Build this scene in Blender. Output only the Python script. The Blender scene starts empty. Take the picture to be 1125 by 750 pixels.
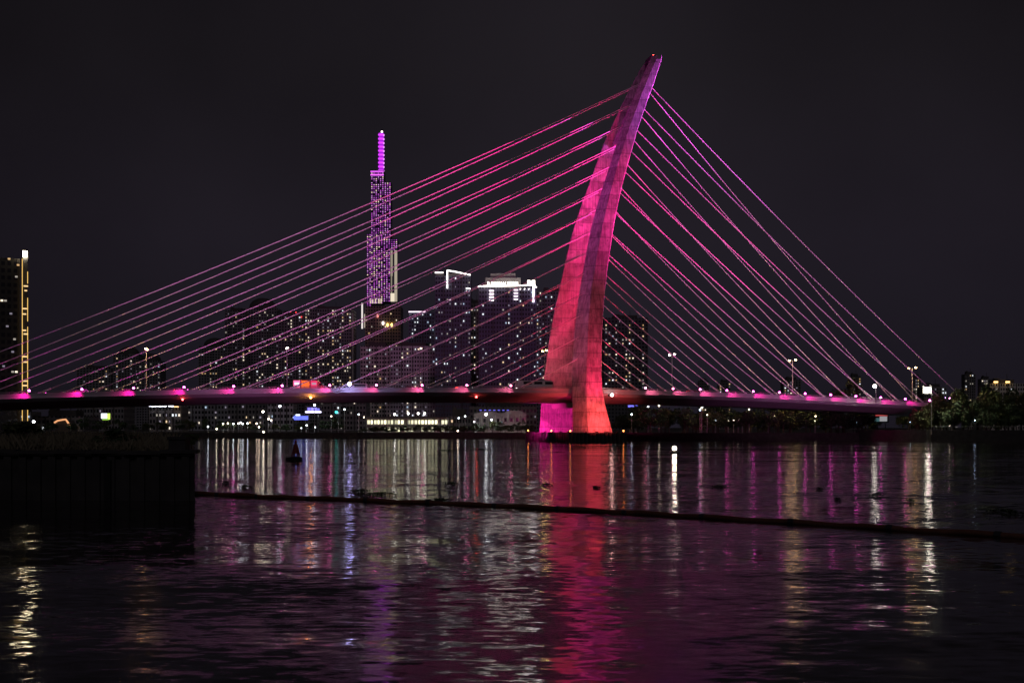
import bpy, bmesh, math, random
from mathutils import Vector, Matrix
R = random.Random(81)
D = bpy.data
scn = bpy.context.scene
COL = scn.collection
rad = math.radians

# ------------------------------------------------------------------ camera
FPX, CX, HY, CAMZ = 1240.0, 562.5, 469.5, 4.0       # focal length in photo pixels, horizon row, eye height
cam_d = D.cameras.new('camera'); cam = D.objects.new('camera', cam_d); COL.objects.link(cam)
cam.location = (0, 0, CAMZ); cam.rotation_euler = (rad(90), 0, 0)
cam_d.sensor_width = 36; cam_d.lens = 36*FPX/1125; cam_d.shift_y = (HY-375)/1125
cam_d.clip_start = 0.5; cam_d.clip_end = 12000
scn.camera = cam

def at(x, y, Y):
    """A point at distance Y that lies in the direction of photo pixel (x, y)."""
    return Vector(((x-CX)/FPX*Y, Y, CAMZ-(y-HY)/FPX*Y))

# ------------------------------------------------------------------ materials
def nodes(name):
    m = D.materials.new(name); m.use_nodes = True
    nt = m.node_tree
    return m, nt, nt.nodes['Principled BSDF'], nt.nodes['Material Output']
def N(nt, t, **kw):
    n = nt.nodes.new(t)
    for k, v in kw.items(): setattr(n, k, v)
    return n
def math_(nt, op, a, b=None, c=None):
    n = N(nt, 'ShaderNodeMath', operation=op)
    for i, v in enumerate((a, b, c)):
        if v is None: continue
        if isinstance(v, (int, float)): n.inputs[i].default_value = v
        else: nt.links.new(v, n.inputs[i])
    return n.outputs[0]
def mat(name, col, rough=.6, metal=0., var=.25, scale=1.5, spec=.5):
    """Plain surface with a soft mottling of its own colour."""
    m, nt, b, o = nodes(name)
    tc = N(nt, 'ShaderNodeTexCoord'); nz = N(nt, 'ShaderNodeTexNoise')
    nz.inputs['Scale'].default_value = scale; nz.inputs['Detail'].default_value = 5
    nt.links.new(tc.outputs['Object'], nz.inputs['Vector'])
    mx = N(nt, 'ShaderNodeMix', data_type='RGBA')
    mx.inputs[6].default_value = [c*(1-var) for c in col]+[1]
    mx.inputs[7].default_value = [min(1, c*(1+var)) for c in col]+[1]
    nt.links.new(nz.outputs['Fac'], mx.inputs[0]); nt.links.new(mx.outputs[2], b.inputs['Base Color'])
    b.inputs['Roughness'].default_value = rough; b.inputs['Metallic'].default_value = metal
    b.inputs['Specular IOR Level'].default_value = spec
    return m
def glow(name, col, strength, sample=True):
    m, nt, b, o = nodes(name)
    nt.nodes.remove(b)
    e = N(nt, 'ShaderNodeEmission'); e.inputs[0].default_value = (*col, 1); e.inputs[1].default_value = strength
    nt.links.new(e.outputs[0], o.inputs[0])
    m.cycles.emission_sampling = 'AUTO' if sample else 'NONE'
    return m
def facade_mat(name, wall, glass, cw, fh, fx=(.2, .8), fz=(.3, .85)):
    """Wall with a regular grid of unlit windows, in metres of the object's own space."""
    m, nt, b, o = nodes(name)
    tc = N(nt, 'ShaderNodeTexCoord'); sp = N(nt, 'ShaderNodeSeparateXYZ')
    nt.links.new(tc.outputs['Object'], sp.inputs[0])
    xy = math_(nt, 'ADD', sp.outputs[0], sp.outputs[1])
    u = math_(nt, 'FRACT', math_(nt, 'DIVIDE', xy, cw)); w = math_(nt, 'FRACT', math_(nt, 'DIVIDE', sp.outputs[2], fh))
    def band(v, a, c): return math_(nt, 'MULTIPLY', math_(nt, 'GREATER_THAN', v, a), math_(nt, 'LESS_THAN', v, c))
    f = math_(nt, 'MULTIPLY', band(u, *fx), band(w, *fz))
    wall = [c*1.45 for c in wall]
    nz = N(nt, 'ShaderNodeTexNoise'); nz.inputs['Scale'].default_value = .06; nz.inputs['Detail'].default_value = 6
    nt.links.new(tc.outputs['Object'], nz.inputs['Vector'])
    m0 = N(nt, 'ShaderNodeMix', data_type='RGBA')
    m0.inputs[6].default_value = [c*.7 for c in wall]+[1]; m0.inputs[7].default_value = [c*1.3 for c in wall]+[1]
    nt.links.new(nz.outputs['Fac'], m0.inputs[0])
    mx = N(nt, 'ShaderNodeMix', data_type='RGBA')
    nt.links.new(m0.outputs[2], mx.inputs[6]); mx.inputs[7].default_value = (*glass, 1)
    nt.links.new(f, mx.inputs[0]); nt.links.new(mx.outputs[2], b.inputs['Base Color'])
    rg = math_(nt, 'SUBTRACT', .8, math_(nt, 'MULTIPLY', f, .55)); nt.links.new(rg, b.inputs['Roughness'])
    return m

def pylon_mat():
    m, nt, b, o = nodes('pylon_concrete')
    tc = N(nt, 'ShaderNodeTexCoord'); sp = N(nt, 'ShaderNodeSeparateXYZ'); nt.links.new(tc.outputs['Object'], sp.inputs[0])
    seg = math_(nt, 'DIVIDE', sp.outputs[2], 4.1)
    wn = N(nt, 'ShaderNodeTexWhiteNoise', noise_dimensions='1D'); nt.links.new(math_(nt, 'FLOOR', seg), wn.inputs['W'])
    fr = math_(nt, 'FRACT', seg)
    joint = math_(nt, 'LESS_THAN', fr, .055)
    mp = N(nt, 'ShaderNodeMapping'); mp.inputs['Scale'].default_value = (.9, .9, .14); nt.links.new(tc.outputs['Object'], mp.inputs[0])
    n1 = N(nt, 'ShaderNodeTexNoise'); n1.inputs['Scale'].default_value = 1.1; n1.inputs['Detail'].default_value = 8; n1.inputs['Roughness'].default_value = .65
    nt.links.new(mp.outputs[0], n1.inputs['Vector'])
    n2 = N(nt, 'ShaderNodeTexNoise'); n2.inputs['Scale'].default_value = .35; n2.inputs['Detail'].default_value = 9; n2.inputs['Roughness'].default_value = .7
    nt.links.new(tc.outputs['Object'], n2.inputs['Vector'])
    r2 = N(nt, 'ShaderNodeValToRGB'); r2.color_ramp.elements[0].position = .38; r2.color_ramp.elements[1].position = .6
    nt.links.new(n2.outputs['Fac'], r2.inputs[0])
    v = math_(nt, 'MULTIPLY_ADD', wn.outputs['Value'], .34, .62)
    v = math_(nt, 'MULTIPLY', v, math_(nt, 'MULTIPLY_ADD', n1.outputs['Fac'], .9, .5))
    v = math_(nt, 'MULTIPLY', v, math_(nt, 'MULTIPLY_ADD', r2.outputs[0], .5, .55))
    v = math_(nt, 'MULTIPLY', v, math_(nt, 'SUBTRACT', 1., math_(nt, 'MULTIPLY', joint, .45)))
    mp3 = N(nt, 'ShaderNodeMapping'); mp3.inputs['Scale'].default_value = (2.2, 2.2, .045); nt.links.new(tc.outputs['Object'], mp3.inputs[0])
    n3 = N(nt, 'ShaderNodeTexNoise'); n3.inputs['Scale'].default_value = 1.; n3.inputs['Detail'].default_value = 5; nt.links.new(mp3.outputs[0], n3.inputs['Vector'])
    r3 = N(nt, 'ShaderNodeValToRGB'); r3.color_ramp.elements[0].position = .42; r3.color_ramp.elements[1].position = .56
    r3.color_ramp.elements[0].color = (.66, .66, .66, 1); nt.links.new(n3.outputs['Fac'], r3.inputs[0])
    v = math_(nt, 'MULTIPLY', v, r3.outputs[0])
    stain = math_(nt, 'MULTIPLY', math_(nt, 'GREATER_THAN', fr, .72), math_(nt, 'GREATER_THAN', n2.outputs['Fac'], .55))
    v = math_(nt, 'MULTIPLY', v, math_(nt, 'SUBTRACT', 1., math_(nt, 'MULTIPLY', stain, .45)))
    v = math_(nt, 'MULTIPLY', v, .66)
    c = N(nt, 'ShaderNodeCombineColor'); 
    for i in range(3): nt.links.new(v, c.inputs[i])
    nt.links.new(c.outputs[0], b.inputs['Base Color']); b.inputs['Roughness'].default_value = .75
    return m

def water_mat():
    m, nt, b, o = nodes('river_water')
    tc = N(nt, 'ShaderNodeTexCoord'); geo = N(nt, 'ShaderNodeNewGeometry')
    def slope(scale, sx, detail, k, rough=.55):
        mp = N(nt, 'ShaderNodeMapping'); mp.inputs['Scale'].default_value = (sx, 1, 1)
        nt.links.new(tc.outputs['Object'], mp.inputs[0])
        n = N(nt, 'ShaderNodeTexNoise'); n.inputs['Scale'].default_value = scale; n.inputs['Detail'].default_value = detail
        n.inputs['Roughness'].default_value = rough
        nt.links.new(mp.outputs[0], n.inputs['Vector'])
        s = N(nt, 'ShaderNodeVectorMath', operation='SUBTRACT'); nt.links.new(n.outputs['Color'], s.inputs[0]); s.inputs[1].default_value = (.5, .5, .5)
        q = N(nt, 'ShaderNodeVectorMath', operation='MULTIPLY'); nt.links.new(s.outputs[0], q.inputs[0]); q.inputs[1].default_value = (k[0], k[1], 0)
        return q.outputs[0]
    # wind patches: calmer and rougher water
    mp = N(nt, 'ShaderNodeMapping'); mp.inputs['Scale'].default_value = (.25, 1, 1); nt.links.new(tc.outputs['Object'], mp.inputs[0])
    wp = N(nt, 'ShaderNodeTexNoise'); wp.inputs['Scale'].default_value = .06; wp.inputs['Detail'].default_value = 4
    nt.links.new(mp.outputs[0], wp.inputs['Vector'])
    patch = math_(nt, 'MULTIPLY_ADD', wp.outputs['Fac'], 1.6, .2)
    a = slope(3.9, .40, 4, (.15, .27)); c = slope(.5, .34, 2, (.06, .13)); c2 = slope(.085, .4, 1, (.025, .10))
    ad = N(nt, 'ShaderNodeVectorMath', operation='ADD'); nt.links.new(a, ad.inputs[0]); nt.links.new(c, ad.inputs[1])
    ad3 = N(nt, 'ShaderNodeVectorMath', operation='ADD'); nt.links.new(ad.outputs[0], ad3.inputs[0]); nt.links.new(c2, ad3.inputs[1])
    sc = N(nt, 'ShaderNodeVectorMath', operation='SCALE'); nt.links.new(ad3.outputs[0], sc.inputs[0]); nt.links.new(patch, sc.inputs['Scale'])
    ad2 = N(nt, 'ShaderNodeVectorMath', operation='ADD'); nt.links.new(sc.outputs[0], ad2.inputs[0]); nt.links.new(geo.outputs['Normal'], ad2.inputs[1])
    nn = N(nt, 'ShaderNodeVectorMath', operation='NORMALIZE'); nt.links.new(ad2.outputs[0], nn.inputs[0])
    nt.links.new(nn.outputs[0], b.inputs['Normal'])
    b.inputs['Base Color'].default_value = (.018, .016, .014, 1); b.inputs['Roughness'].default_value = .075
    b.inputs['IOR'].default_value = 1.33
    return m

M = {}
M['pylon'] = pylon_mat()
M['water'] = water_mat()
M['concrete'] = mat('weathered_concrete', (.30, .29, .28), .8, scale=.6)
M['deck'] = mat('deck_paint', (.48, .46, .50), .65, scale=.25, var=.3)
M['asphalt'] = mat('asphalt', (.05, .05, .05), .85)
M['paint'] = mat('road_paint', (.8, .8, .78), .6, var=.08)
M['cable'] = mat('cable_sheath', (.84, .82, .84), .5, var=.05)
M['steel'] = mat('galvanised_steel', (.35, .35, .36), .45, metal=.6)
M['dark'] = mat('dark_metal', (.04, .04, .045), .5)
M['rubber'] = mat('black_rubber', (.015, .015, .015), .8)
M['quay'] = mat('stained_quay_concrete', (.050, .045, .043), .9, scale=.8, var=.7)
M['land'] = mat('riverbank_soil', (.06, .055, .045), .95, scale=.1, var=.4)
M['bark'] = mat('bark', (.06, .045, .035), .9)
M['leaf'] = mat('dark_leaf', (.045, .075, .03), .7, var=.4, scale=.6)
M['leaf2'] = mat('yellow_green_leaf', (.075, .09, .03), .7, var=.4, scale=.6)
M['grass'] = mat('dry_grass', (.20, .17, .11), .85, var=.4)
M['reed'] = mat('hyacinth_leaf', (.03, .05, .02), .6, var=.4)
M['boom'] = mat('rusty_boom', (.16, .06, .035), .7, var=.5, scale=3)
M['buoyred'] = mat('red_buoy_paint', (.22, .02, .015), .5, var=.3)
M['roof'] = mat('dark_roof', (.10, .09, .085), .8)
M['villa'] = mat('villa_plaster', (.42, .41, .38), .85, scale=.3)
M['plaster'] = mat('pale_plaster', (.62, .60, .55), .85, scale=.3)
M['glass'] = mat('dark_glass', (.02, .022, .028), .12, var=.1)
M['red'] = mat('red_paint', (.5, .03, .03), .4, var=.1)
M['white'] = mat('white_paint', (.75, .75, .75), .4, var=.06)
M['silver'] = mat('silver_paint', (.4, .4, .42), .3, metal=.5, var=.06)
M['black'] = mat('black_paint', (.03, .03, .03), .3, var=.06)

# ------------------------------------------------------------------ mesh helpers
class MB:
    def __init__(s): s.v = []; s.f = []; s.mi = []; s.mats = []
    def m(s, material):
        if material not in s.mats: s.mats.append(material)
        return s.mats.index(material)
    def poly(s, pts, faces, material):
        o = len(s.v); k = s.m(material)
        s.v += [tuple(p) for p in pts]
        for f in faces: s.f.append(tuple(i+o for i in f)); s.mi.append(k)
    def box(s, c, d, material, rz=0., tilt=None):
        x, y, z = (q/2 for q in d)
        P = [Vector((a*x, b*y, e*z)) for e in (-1, 1) for a, b in ((-1, -1), (1, -1), (1, 1), (-1, 1))]
        Mx = tilt.to_3x3() if tilt is not None else Matrix.Rotation(rz, 3, 'Z')
        P = [Mx @ p + Vector(c) for p in P]
        s.poly(P, [(3, 2, 1, 0), (4, 5, 6, 7), (0, 1, 5, 4), (1, 2, 6, 5), (2, 3, 7, 6), (3, 0, 4, 7)], material)
    def tube(s, pts, r, material, n=8, caps=True):
        pts = [Vector(p) for p in pts]
        rs = r if isinstance(r, (list, tuple)) else [r]*len(pts)
        rings = []; ref = Vector((0, 0, 1))
        for i, p in enumerate(pts):
            t = (pts[min(i+1, len(pts)-1)]-pts[max(i-1, 0)]).normalized()
            a = t.cross(ref if abs(t.z) < .95 else Vector((1, 0, 0))).normalized(); b = t.cross(a)
            rings.append([p+(a*math.cos(2*math.pi*j/n)+b*math.sin(2*math.pi*j/n))*rs[i] for j in range(n)])
        F = []
        for i in range(len(pts)-1):
            for j in range(n):
                k = (j+1) % n
                F.append((i*n+j, i*n+k, (i+1)*n+k, (i+1)*n+j))
        if caps: F += [tuple(range(n))[::-1], tuple((len(pts)-1)*n+j for j in range(n))]
        s.poly([q for g in rings for q in g], F, material)
    def ball(s, c, r, material, seg=10, ring=6, sz=1.):
        P = [Vector(c)+Vector((0, 0, -r*sz))]
        for i in range(1, ring):
            a = -math.pi/2+math.pi*i/ring
            P += [Vector(c)+Vector((r*math.cos(a)*math.cos(2*math.pi*j/seg), r*math.cos(a)*math.sin(2*math.pi*j/seg), r*sz*math.sin(a))) for j in range(seg)]
        P.append(Vector(c)+Vector((0, 0, r*sz))); L = len(P)-1
        F = [(0, 1+(j+1) % seg, 1+j) for j in range(seg)]
        for i in range(ring-2):
            for j in range(seg):
                a = 1+i*seg; k = (j+1) % seg
                F.append((a+j, a+k, a+seg+k, a+seg+j))
        a = 1+(ring-2)*seg
        F += [(a+j, a+(j+1) % seg, L) for j in range(seg)]
        s.poly(P, F, material)
    def prism(s, outline, y0, y1, material):
        """outline in (x, z), extruded from y0 to y1"""
        n = len(outline)
        P = [(x, y0, z) for x, z in outline]+[(x, y1, z) for x, z in outline]
        s.poly(P, [tuple(range(n)), tuple(range(2*n-1, n-1, -1))]+[((i+1) % n, i, n+i, n+(i+1) % n) for i in range(n)], material)
    def mesh(s, name, smooth=False):
        me = D.meshes.new(name); me.from_pydata(s.v, [], s.f)
        for mt in s.mats: me.materials.append(mt)
        me.polygons.foreach_set('material_index', s.mi)
        bm = bmesh.new(); bm.from_mesh(me); bmesh.ops.recalc_face_normals(bm, faces=bm.faces); bm.to_mesh(me); bm.free()
        if smooth: me.polygons.foreach_set('use_smooth', [True]*len(me.polygons))
        me.update(); return me
    def build(s, name, parent=None, smooth=False, loc=None):
        return put(name, s.mesh(name, smooth), parent, loc)
def put(name, me, parent=None, loc=None, scale=None, rz=None):
    o = D.objects.new(name, me); COL.objects.link(o)
    if parent is not None: o.parent = parent
    if loc is not None: o.location = loc
    if scale is not None: o.scale = scale
    if rz is not None: o.rotation_euler.z = rz
    return o
def tag(o, label=None, cat=None, group=None, kind=None):
    for k, v in (('label', label), ('category', cat), ('group', group), ('kind', kind)):
        if v: o[k] = v
    return o
def thing(name, label, cat, loc=(0, 0, 0), rz=0., group=None):
    o = D.objects.new(name, None); COL.objects.link(o); o.location = loc; o.rotation_euler.z = rz; o.empty_display_size = .5
    return tag(o, label, cat, group)
def spot(name, loc, target, col, power, angle, blend=.6, size=.3, falloff='Quadratic'):
    L = D.lights.new(name, 'SPOT'); L.energy = power; L.color = col; L.spot_size = rad(angle); L.spot_blend = blend; L.shadow_soft_size = size
    o = D.objects.new(name, L); COL.objects.link(o); o.location = loc
    o.rotation_euler = (Vector(target)-Vector(loc)).to_track_quat('-Z', 'Y').to_euler()
    if falloff != 'Quadratic':
        L.use_nodes = True; nt = L.node_tree; e = nt.nodes['Emission']
        fo = nt.nodes.new('ShaderNodeLightFalloff'); fo.inputs['Strength'].default_value = 1.
        nt.links.new(fo.outputs[falloff], e.inputs['Strength'])
    return o

# ------------------------------------------------------------------ world: city-lit night sky, and a weak sun lamp added as fill
w = D.worlds.new('World'); scn.world = w; w.use_nodes = True
nt = w.node_tree; bg = nt.nodes['Background']
tc = N(nt, 'ShaderNodeTexCoord'); sp = N(nt, 'ShaderNodeSeparateXYZ'); nt.links.new(tc.outputs['Generated'], sp.inputs[0])
el = N(nt, 'ShaderNodeValToRGB'); cr = el.color_ramp
cr.elements[0].position = 0.; cr.elements[0].color = (.0125, .0105, .0165, 1)
cr.elements[1].position = .55; cr.elements[1].color = (.0062, .0052, .0068, 1)
e = cr.elements.new(.16); e.color = (.0155, .0125, .0185, 1)
e = cr.elements.new(.30); e.color = (.0130, .0108, .0140, 1)
nt.links.new(sp.outputs[2], el.inputs[0])
cl = N(nt, 'ShaderNodeTexNoise'); cl.inputs['Scale'].default_value = 3.2; cl.inputs['Detail'].default_value = 4
nt.links.new(tc.outputs['Generated'], cl.inputs['Vector'])
side = math_(nt, 'MULTIPLY', math_(nt, 'ABSOLUTE', math_(nt, 'SUBTRACT', sp.outputs[0], .05)), -1.3)
fac = math_(nt, 'ADD', math_(nt, 'MULTIPLY_ADD', cl.outputs['Fac'], .8, .73), side)
fac = math_(nt, 'MAXIMUM', fac, .35)
sc = N(nt, 'ShaderNodeVectorMath', operation='SCALE'); nt.links.new(el.outputs[0], sc.inputs[0]); nt.links.new(fac, sc.inputs['Scale'])
nt.links.new(sc.outputs[0], bg.inputs['Color']); bg.inputs['Strength'].default_value = 1.0
sun_d = D.lights.new('fill_sun', 'SUN'); sun_d.energy = .10; sun_d.angle = rad(12); sun_d.color = (.95, .88, 1.)
sun = D.objects.new('fill_sun', sun_d); COL.objects.link(sun); sun.rotation_euler = (rad(52), rad(-8), rad(18))

# ------------------------------------------------------------------ setting: water and land
wm = MB(); wm.poly([(-5000, -60, 0), (5000, -60, 0), (5000, 9000, 0), (-5000, 9000, 0)], [(0, 1, 2, 3)], M['water'])
tag(wm.build('river_water'), kind='structure')
SHORE = [(-900, 431), (18, 431), (34, 404), (36, 358), (108, 352), (122, 330), (900, 322)]
g = MB()
n = len(SHORE)
pts = [(x, y, 2.0) for x, y in SHORE]+[(4800, 322, 2.), (4800, 8800, 2.), (-4800, 8800, 2.), (-4800, 431, 2.)]
g.poly(pts, [tuple(range(len(pts)))], M['land'])
tag(g.build('riverbank_ground'), kind='structure')

def bank_wall(label, pts, top, thick, material):
    b = MB()
    for (x0, y0), (x1, y1) in zip(pts, pts[1:]):
        d = Vector((x1-x0, y1-y0, 0)); nrm = Vector((d.y, -d.x, 0)).normalized()
        if nrm.y > .2: nrm = -nrm
        a0 = Vector((x0, y0, 0)); a1 = Vector((x1, y1, 0))
        P = [a0-nrm*.02, a1-nrm*.02, a1+nrm*thick, a0+nrm*thick]
        P = [p+Vector((0, 0, z)) for z in (-1.2, top) for p in P]
        b.poly(P, [(0, 1, 2, 3), (7, 6, 5, 4), (0, 4, 5, 1), (1, 5, 6, 2), (2, 6, 7, 3), (3, 7, 4, 0)], material)
    return tag(b.build('embankment_wall'), label, 'embankment')
bank_wall('low dark embankment along the far shore below the city lights', SHORE[:2], 2.1, 1.5, M['quay'])
bank_wall('rough low bank edge under the bridge behind the pylon', SHORE[1:5], 2.35, 1.8, M['quay'])
ew = bank_wall('tall smooth embankment wall where the bridge reaches land', SHORE[4:], 3.3, 1.2, M['quay'])
rb = MB()
for i in range(60):
    x = 123+i*5.2
    rb.tube([(x, 329.2-.0105*(x-122), 3.3), (x, 329.2-.0105*(x-122), 4.3)], .05, M['steel'], 5)
rb.tube([(122.5, 329.2, 4.3), (436, 325.9, 4.3)], .06, M['steel'], 5)
rb.build('railing', ew)

# ------------------------------------------------------------------ the bridge
TH = rad(14)
BU = Vector((math.cos(TH), math.sin(TH), 0)); BV = Vector((math.sin(TH), -math.cos(TH), 0)); BO = Vector((20.6, 330, 0))
bridge = thing('cable_stayed_bridge', 'long cable-stayed bridge with curved leaning pylon lit red and pink', 'bridge', BO, TH)
# local frame of the bridge: +x along the deck away from the city, -y towards the viewer;  v = -y
def L(u, v, z): return Vector((u, -v, z))
def W(u, v, z): return BO+BU*u+BV*v+Vector((0, 0, z))
def deck_z(u):
    k = 1.95e-4 if u > -25 else 1.55e-4
    return 15.3-k*(u+25)**2           # top of the near parapet
PYL = [(1.0,17.31,4.48,-8.22,-5.07,2.37),(3.0,17.04,4.43,-8.17,-5.15,1.84),(6.0,16.60,4.37,-8.09,-5.18,1.18),(9.0,16.13,4.30,-8.00,-5.16,.52),
 (12.0,15.64,4.23,-7.89,-5.07,-.03),(16.0,14.96,4.14,-7.72,-4.87,-.32),(20.0,14.29,4.05,-7.41,-4.57,-.20),(25.0,13.48,3.94,-6.98,-4.18,.14),
 (30.0,12.74,3.83,-6.41,-3.68,.58),(36.0,11.94,3.70,-5.60,-2.99,1.19),(42.0,11.25,3.56,-4.50,-2.07,1.98),(48.0,10.68,3.43,-3.23,-.93,2.93),
 (54.0,10.19,3.29,-1.98,.31,3.99),(60.0,9.75,3.16,-.65,1.64,5.13),(66.0,9.35,3.03,1.05,3.18,6.42),(72.0,8.92,2.89,3.06,4.89,7.99),
 (78.0,8.43,2.76,5.18,6.76,9.81),(84.0,7.85,2.62,7.30,8.86,11.78),(90.0,7.13,2.49,9.44,11.09,13.77),(95.0,6.41,2.38,11.68,13.26,15.80),
 (100.0,5.57,2.27,13.90,15.30,17.84),(104.0,4.81,2.18,15.91,17.22,19.67),(108.0,3.96,2.09,17.75,19.12,21.25),(111.5,3.17,2.01,19.45,21.00,22.70),
 (113.2,2.7,1.6,20.6,21.9,23.1)]
def pyl(z):
    for a, b in zip(PYL, PYL[1:]):
        if a[0] <= z <= b[0]:
            t = (z-a[0])/(b[0]-a[0]); return [p+(q-p)*t for p, q in zip(a, b)]
    return list(PYL[0] if z < 1 else PYL[-1])
def leg(sign):
    b = MB(); zs = []; z = 1.0
    while z < 113.2: zs.append(z); z += 2.05
    zs.append(113.2); rings = []
    for z in zs:
        _, vL, t, uL, uC, uR = pyl(z)
        ed = .55
        if sign < 0: uR += 5.6*max(0., min(1., (84-z)/44.))
        ring = [(uL, vL), (uL-.02, vL+ed), (uC, vL+t), (uR-.25, vL+t), (uR, vL+t-.3), (uR, vL+.3), (uR-.3, vL)]
        rings.append([L(u, sign*v, z) for u, v in ring])
    n = 7; F = []
    for i in range(len(zs)-1):
        for j in range(n): F.append((i*n+j, i*n+(j+1) % n, (i+1)*n+(j+1) % n, (i+1)*n+j))
    F += [tuple(range(n)), tuple((len(zs)-1)*n+j for j in range(n))]
    b.poly([p for g in rings for p in g], F, M['pylon'])
    return b
pylon = leg(1).build('pylon_leg', bridge); leg(-1).build('pylon_leg', bridge)
hb = MB(); zs = [88+2.05*i for i in range(13)]; V = []     # web that closes the slot between the legs
for z in zs:
    _, vL, t, uL, uC, uR = pyl(z)
    ub = uR-min(2.2, (uR-uL)*.4); V += [L(ub, vL-.03, z), L(ub, -vL+.03, z), L(uR-.6, -vL+.03, z), L(uR-.6, vL-.03, z)]
F = [(0, 1, 2, 3), tuple(len(V)-4+k for k in (3, 2, 1, 0))]
for i in range(len(zs)-1):
    for k in range(4): F.append((i*4+k, i*4+(k+1) % 4, (i+1)*4+(k+1) % 4, (i+1)*4+k))
hb.poly(V, F, M['pylon']); hb.build('pylon_head', bridge)
q = MB(); q.box(L(21.3, 0, 112.9), (1.6, 5.2, 1.5), M['dark']); q.build('top_cabin', bridge)
xb = MB(); xb.box(L(-3.4, 0, 10.4), (3.0, 31.0, 1.4), M['concrete']); xb.build('cross_beam', bridge)
ml = MB(); c = L(22.0, 0, 114.3); ml.tube([L(22.0, 0, 112.5), c], .06, M['dark'], 6); ml.ball(c, .33, glow('aviation_red', (1, .06, .05), 30), 8, 6)
ml.build('warning_light', bridge)
# pile cap with fenders
pc = MB()
def frus(u0, u1, v0, v1, z0, z1, tp, material):
    P = [L(u0, v0, z0), L(u1, v0, z0), L(u1, v1, z0), L(u0, v1, z0), L(u0+tp, v0+tp, z1), L(u1-tp, v0+tp, z1), L(u1-tp, v1-tp, z1), L(u0+tp, v1-tp, z1)]
    pc.poly(P, [(3, 2, 1, 0), (4, 5, 6, 7), (0, 1, 5, 4), (1, 2, 6, 5), (2, 3, 7, 6), (3, 0, 4, 7)], material)
frus(-11, 5.0, -23, 23, -1.5, 2.6, .5, M['quay'])
pcap = pc.build('pile_cap', bridge)
fd = MB()
for i in range(15): fd.box(L(-11+i*1.14, 23.2, 1.35), (.55, .5, 2.6), M['rubber'])
for i in range(28): fd.box(L(-11.15, -22+i*1.63, 1.35), (.5, .55, 2.6), M['rubber'])
fd.build('fender', pcap)
orange = glow('marker_orange', (1, .28, .06), 14)
for u, v in ((-10.6, 22.6), (4.6, 22.6), (-10.6, -22), (-10.6, 4)):
    q = MB(); q.tube([L(u, v, 2.6), L(u, v, 3.0)], .05, M['dark'], 6); q.ball(L(u, v, 3.1), .2, orange, 8, 5); q.build('marker_light', pcap)

# deck
ST = [i*6.0-258 for i in range(73)]          # u stations to 174
def sweep(profile, material, name, us=ST, close=True, parent=bridge):
    b = MB(); n = len(profile); V = []
    for u in us:
        z = deck_z(u); V += [L(u, v, z+dz) for v, dz in profile]
    F = []
    for i in range(len(us)-1):
        for j in range(n if close else n-1):
            k = (j+1) % n; F.append((i*n+j, i*n+k, (i+1)*n+k, (i+1)*n+j))
    if close: F += [tuple(range(n)), tuple((len(us)-1)*n+j for j in range(n))]
    b.poly(V, F, material); return b.build(name, parent)
sweep([(13.9, -1.15), (14.15, -1.7), (13.2, -2.55), (6.0, -4.1), (-6.0, -4.1), (-13.2, -2.55), (-14.15, -1.7), (-13.9, -1.15)], M['deck'], 'deck_girder')
sweep([(-10.6, -1.146), (10.6, -1.146)], M['asphalt'], 'roadway', close=False)
for v in (-3.6, 3.6):
    sweep([(v-.08, -1.142), (v+.08, -1.142)], M['paint'], 'lane_line', close=False)
sweep([(.35, -1.146), (.25, -.35), (-.25, -.35), (-.35, -1.146)], M['concrete'], 'median_barrier')
for s in (1, -1):
    sweep([(s*13.9, -1.148), (s*13.9, -.45), (s*13.72, -.45), (s*13.6, -1.148)], M['deck'], 'parapet')
    rl = MB()
    for dz in (-.2, 0.):
        rl.tube([L(u, s*13.8, deck_z(u)+dz) for u in ST], .055, M['steel'], 6)
    for i in range(int((ST[-1]-ST[0])/3)):
        u = ST[0]+i*3.; rl.tube([L(u, s*13.8, deck_z(u)-.45), L(u, s*13.8, deck_z(u))], .05, M['steel'], 4)
    rl.build('railing', bridge)
# deck supports on land and at the city side
for u in (-205, 128, 160):
    for v in (-7, 7):
        q = MB(); zt = deck_z(u)-4.1
        q.tube([L(u, v, -2), L(u, v, zt-.9)], 1.1, M['concrete'], 16); q.box(L(u, v, zt-.45), (2.6, 6.5, .9), M['concrete']); q.build('pier', bridge)
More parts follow.
